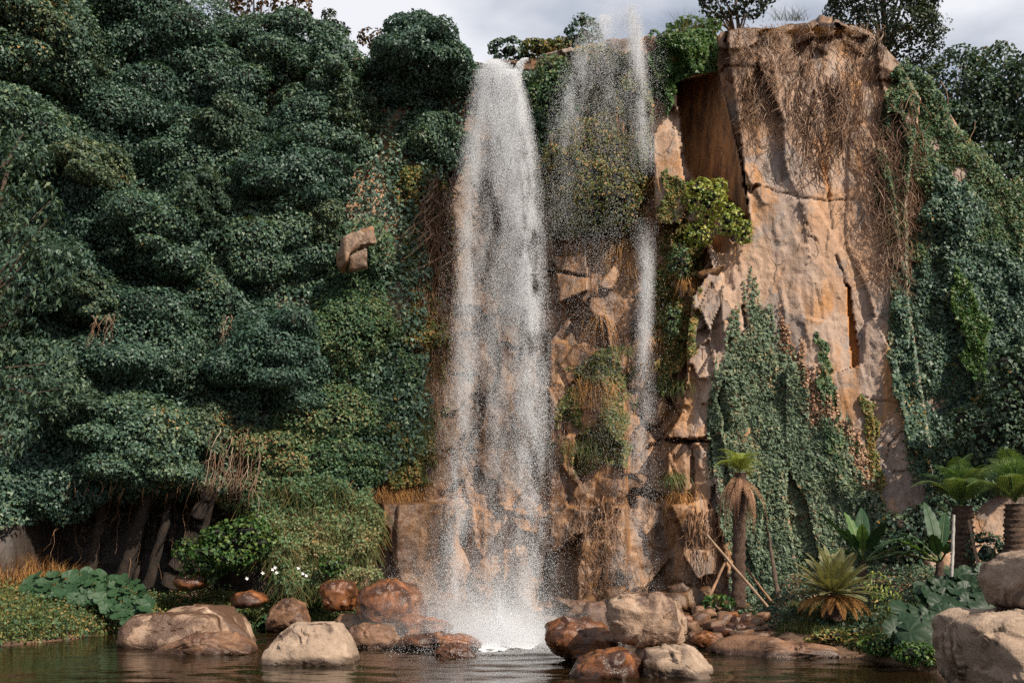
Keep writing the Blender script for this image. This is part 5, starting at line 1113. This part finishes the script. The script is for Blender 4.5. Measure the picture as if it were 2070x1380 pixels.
def spray_nodes():
    g = bpy.data.node_groups.new('spray', 'GeometryNodeTree')
    g.interface.new_socket('Geometry', in_out='INPUT', socket_type='NodeSocketGeometry'); g.interface.new_socket('Geometry', in_out='OUTPUT', socket_type='NodeSocketGeometry')
    i_ = g.nodes.new('NodeGroupInput'); o_ = g.nodes.new('NodeGroupOutput'); mp_ = g.nodes.new('GeometryNodeMeshToPoints'); sm = g.nodes.new('GeometryNodeSetMaterial'); at = g.nodes.new('GeometryNodeInputNamedAttribute')
    at.data_type = 'FLOAT'; at.inputs['Name'].default_value = 'drop_radius'; sm.inputs['Material'].default_value = M_drop
    g.links.new(i_.outputs[0], mp_.inputs['Mesh']); g.links.new(at.outputs['Attribute'], mp_.inputs['Radius']); g.links.new(mp_.outputs[0], sm.inputs[0]); g.links.new(sm.outputs[0], o_.inputs[0])
    return g
SPRAY = spray_nodes()
def spray(parent, P, rad, name='spray'):
    """fine drops: points turned into small spheres"""
    me = bpy.data.meshes.new(name); P = P - WL[parent.name]
    me.vertices.add(len(P)); me.vertices.foreach_set('co', np.ascontiguousarray(P, dtype=np.float32).ravel())
    at = me.attributes.new('drop_radius', 'FLOAT', 'POINT'); at.data.foreach_set('value', np.ascontiguousarray(rad, dtype=np.float32)); me.materials.append(M_drop)
    o = bpy.data.objects.new(name, me); COL.objects.link(o); o.parent = parent; o['kind'] = 'stuff'
    o.modifiers.new('drops', 'NODES').node_group = SPRAY; return o
def fall(name, label, sets, cat='waterfall'):
    r = np.random.default_rng(801); Ps = [stream(*s[:-2], **s[-2]) for s in sets]
    Vs, Fs, o = [], [], 0
    for P, s in zip(Ps, sets):
        lo, hi = s[-1]; sz = lo + (hi - lo) * r.random(len(P)) ** 2.5
        V, f = droplets(P, sz, r); Vs.append(V); Fs.append(f + o); o += len(V)
    V = np.concatenate(Vs); T = thing(name, label, cat, (V[:, 0].mean(), V[:, 1].mean(), V[:, 2].min()))
    obj('droplets', V, np.concatenate(Fs), M_drop, T, True, None, 'stuff'); return T
def water():
    D0, D1 = 41.5, 36.0
    main = [
        ([(132, 1000, 30, 2.2), (160, 1002, 42, 3.4), (230, 1005, 52, 2.6), (330, 1010, 66, 1.6), (500, 1012, 80, 1.25), (750, 1008, 95, 1.1), (1000, 1004, 98, 1.0), (1270, 1008, 110, 0.9)], 32000, D0, D1, 0.45, 1, dict(), (0.004, 0.014)),
        ([(140, 1030, 22, 2.2), (220, 1042, 26, 2.2), (330, 1058, 30, 1.9), (480, 1066, 34, 1.5), (700, 1072, 36, 1.25), (950, 1068, 40, 1.0), (1270, 1066, 52, 0.9)], 40000, D0 - .2, D1 - .2, 0.3, 2, dict(clot=0.3), (0.004, 0.016)),
        ([(150, 978, 16, 1.8), (300, 958, 20, 1.5), (480, 952, 26, 0.9), (750, 942, 28, 0.8), (1000, 926, 30, 0.8), (1270, 925, 40, 0.7)], 17000, D0, D1, 0.3, 3, dict(), (0.004, 0.014)),
        ([(128, 1000, 26, 2.5), (150, 1005, 36, 3.0), (190, 1010, 42, 2.0), (260, 1014, 46, 0.8), (420, 1030, 50, 0.0)], 18000, D0 - .1, D0 - .4, 0.3, 4, dict(), (0.006, 0.018)),
        ([(118, 1064, 6, 2.0), (126, 1054, 7, 2.0), (150, 1044, 9, 2.0), (175, 1042, 12, 1.0)], 3500, 42.2, 41.4, 0.1, 5, dict(clot=2.0), (0.012, 0.03)),
    ]
    T = fall('waterfall', 'main tall white waterfall dropping from the ivy notch to the pond', main)
    second = [
        ([(15, 1265, 34, 0.9), (50, 1255, 60, 1.1), (120, 1240, 85, 1.2), (200, 1230, 100, 1.0), (330, 1215, 110, 0.6), (520, 1210, 110, 0.35), (700, 1240, 110, 0.2), (1000, 1260, 110, 0.12)], 26000, 42.2, 38.5, 0.5, 11, dict(clot=0.3, cs=34), (0.004, 0.013)),
        ([(10, 1275, 16, 1.0), (60, 1285, 18, 1.3), (150, 1292, 18, 1.5), (240, 1296, 20, 1.2), (310, 1302, 22, 1.2), (360, 1300, 24, 0.4)], 13000, 42.0, 41.2, 0.25, 12, dict(clot=0.3), (0.004, 0.014)),
        ([(40, 1215, 26, 0.9), (120, 1180, 30, 1.1), (200, 1150, 30, 1.0), (300, 1140, 30, 0.5), (400, 1130, 38, 0.15), (540, 1124, 50, 0.0)], 9500, 42.0, 41.2, 0.3, 13, dict(clot=0.28), (0.004, 0.014)),
    ]
    T2 = fall('waterfall', 'thin wind-blown waterfall scattering droplets from the crest on the right', second)
    third = [
        ([(450, 1300, 28, 0.02), (500, 1304, 20, 0.3), (540, 1306, 15, 1.3), (600, 1306, 14, 1.3), (690, 1304, 14, 1.0), (745, 1302, 18, 0.4), (900, 1295, 40, 0.14), (1200, 1270, 70, 0.14)], 9000, 40.2, 38.0, 0.2, 21, dict(clot=0.4), (0.004, 0.015)),
    ]
    T3 = fall('trickle', 'narrow trickle of white water left of the slab', third)
    rs = np.random.default_rng(55); rad = lambda n, lo, hi: lo + (hi - lo) * rs.random(n) ** 3
    veil = [(118, 1004, 22, 0.2), (150, 1005, 40, 1.3), (200, 1006, 54, 1.5), (330, 1008, 74, 1.25), (500, 1010, 94, 0.95), (750, 1006, 108, 0.75), (1000, 1002, 116, 0.7), (1150, 1002, 124, 0.8), (1275, 1004, 130, 1.0)]
    P = stream(veil, 290000, D0, D1, 0.7, 31, clot=0.5, cs=30, lap=0.2); spray(T, P, rad(len(P), 0.0026, 0.0072))
    P = stream([(140, 1034, 18, 1.5), (330, 1060, 26, 1.4), (700, 1074, 36, 0.9), (1000, 1070, 44, 0.65), (1275, 1066, 56, 0.6)], 170000, D0 - .3, D1 - .3, 0.3, 32, clot=0.45, cs=22, lap=0.2); spray(T, P, rad(len(P), 0.003, 0.0085))
    P = stream([(140, 980, 18, 1.4), (330, 954, 24, 1.2), (700, 942, 30, 0.9), (1000, 926, 34, 0.9), (1275, 920, 50, 1.0)], 95000, D0 - .2, D1 - .2, 0.3, 33, clot=0.45, cs=22, lap=0.2); spray(T, P, rad(len(P), 0.003, 0.0085))
    P = stream([(120, 1002, 20, 0.4), (150, 1006, 36, 1.0), (210, 1012, 46, 0.75), (300, 1030, 46, 0.4), (420, 1050, 46, 0.15), (560, 1060, 46, 0.0)], 120000, D0 - .1, D0 - 1.4, 0.35, 37, clot=0.5, cs=20, lap=0.15); spray(T, P, rad(len(P), 0.004, 0.010))
    P = stream([(-30, 1270, 46, 0.8), (20, 1266, 60, 1.1), (100, 1246, 85, 1.2), (200, 1228, 100, 0.8), (330, 1205, 115, 0.45), (480, 1200, 120, 0.28), (800, 1230, 120, 0.14), (1200, 1260, 120, 0.14)], 75000, 42.2, 38.5, 0.6, 34, clot=0.32, cs=40, lap=0.2); spray(T2, P, rad(len(P), 0.0028, 0.0078))
    P = stream([(20, 1278, 16, 1.0), (150, 1292, 20, 1.2), (310, 1303, 26, 1.3), (360, 1300, 34, 0.1)], 34000, 42.0, 41.2, 0.25, 35, clot=0.5, lap=0.2); spray(T2, P, rad(len(P), 0.003, 0.008))
    P = stream([(30, 1220, 26, 0.9), (120, 1182, 32, 1.1), (200, 1152, 32, 1.0), (300, 1138, 34, 0.5), (400, 1128, 42, 0.15), (540, 1124, 50, 0.0)], 40000, 42.0, 41.2, 0.3, 38, clot=0.35, lap=0.2); spray(T2, P, rad(len(P), 0.003, 0.008))
    P = stream([(440, 1300, 34, 0.05), (500, 1304, 22, 0.4), (540, 1306, 18, 1.2), (690, 1304, 18, 1.0), (760, 1302, 26, 0.5), (1200, 1280, 60, 0.4)], 44000, 40.2, 38.0, 0.25, 36, clot=0.4, lap=0.2); spray(T3, P, rad(len(P), 0.0028, 0.008))
    # foam where the main fall lands
    r = np.random.default_rng(5); n, m = 90, 60; u, v = np.meshgrid(np.linspace(-1, 1, n), np.linspace(-1, 1, m), indexing='ij')
    c = W(1010, 1300, 32.4); X = c[0] + u * 2.2; Y = c[1] + v * 3.4; q = np.hypot(u, v) + 0.25 * fbm(np.stack([u * 2, v * 2, u * 0], -1), 3, 2)
    Z = 0.10 * np.clip(1 - q, -0.3, 1) + 0.10 * fbm(np.stack([X * 3, Y * 3, X * 0], -1), 4, 9) * np.clip(1.1 - q, 0, 1) - 0.015
    idx = np.arange(n * m).reshape(n, m); Fq = np.stack([idx[:-1, :-1], idx[1:, :-1], idx[1:, 1:], idx[:-1, 1:]], -1).reshape(-1, 4)
    qc = q.ravel()[Fq].mean(1) + 0.7 * fbm(np.stack([X.ravel()[Fq].mean(1) * 2.2, Y.ravel()[Fq].mean(1) * 1.2, np.zeros(len(Fq))], -1), 4, 15); Fq = Fq[qc < 0.62]
    T = thing('foam', 'churning white foam where the main fall hits the pond', 'foam', (c[0], c[1], 0))
    obj('froth', np.stack([X, Y, Z], -1).reshape(-1, 3), Fq, M_foam, T, True)
    k = 90000; a = r.uniform(0, 6.28, k); rd = np.abs(r.normal(size=k)) * 0.9
    P = np.stack([c[0] + np.cos(a) * rd * 1.6, c[1] + np.sin(a) * rd * 2.0, np.abs(r.exponential(0.42, k)) * np.exp(-rd * 0.4)], -1)
    spray(T, P, 0.003 + 0.006 * r.random(k) ** 3, 'splash')
    k = 40000; P = W(r.normal(size=k) * 60 + 905, 1275 - np.abs(r.normal(size=k)) * 60, 35.5 + r.normal(size=k) * 0.7); spray(T, P, 0.003 + 0.006 * r.random(k) ** 3, 'splash')
    # mist: thin lit vapour round the landing point
    def mist(label, c, R, dens):
        m, t, b, out = newmat('vapour'); t.nodes.remove(b)
        pv = t.nodes.new('ShaderNodeVolumePrincipled'); pv.inputs['Color'].default_value = (0.96, 0.97, 1, 1); pv.inputs['Anisotropy'].default_value = 0.2
        tx = t.nodes.new('ShaderNodeTexCoord'); mp_ = t.nodes.new('ShaderNodeMapping'); mp_.inputs['Scale'].default_value = tuple(1.0 / q for q in R)
        t.links.new(tx.outputs['Object'], mp_.inputs[0]); ln = t.nodes.new('ShaderNodeVectorMath'); ln.operation = 'LENGTH'; t.links.new(mp_.outputs[0], ln.inputs[0])
        fall_ = ramp(t, ln.outputs['Value'], [(0.0, 1.0), (0.45, 0.42), (0.75, 0.10), (1.0, 0.0)])
        dn = math_(t, 'MULTIPLY', fall_, math_(t, 'MULTIPLY', ramp(t, noise(t, mp_.outputs[0], 2.4, 3), [(0.3, 0.25), (0.7, 1.0)]), dens * 2.6))
        t.links.new(dn, pv.inputs['Density']); t.links.new(pv.outputs[0], out.inputs['Volume'])
        V, f = ico(3); tag(obj('mist', V * np.array(R) + c, f, m, None, True, None, None, c), label, 'mist', None, 'stuff')
    mist('low mist over the foam of the main fall', W(985, 1285, 32.6), (4.8, 3.0, 1.5), 0.26)
    mist('thick white spray hugging the foam', W(1005, 1302, 31.8), (2.6, 2.2, 0.75), 0.75)
    mist('taller mist column round the foot of the main fall', W(960, 1240, 34.5), (3.8, 2.2, 3.4), 0.07)
water()
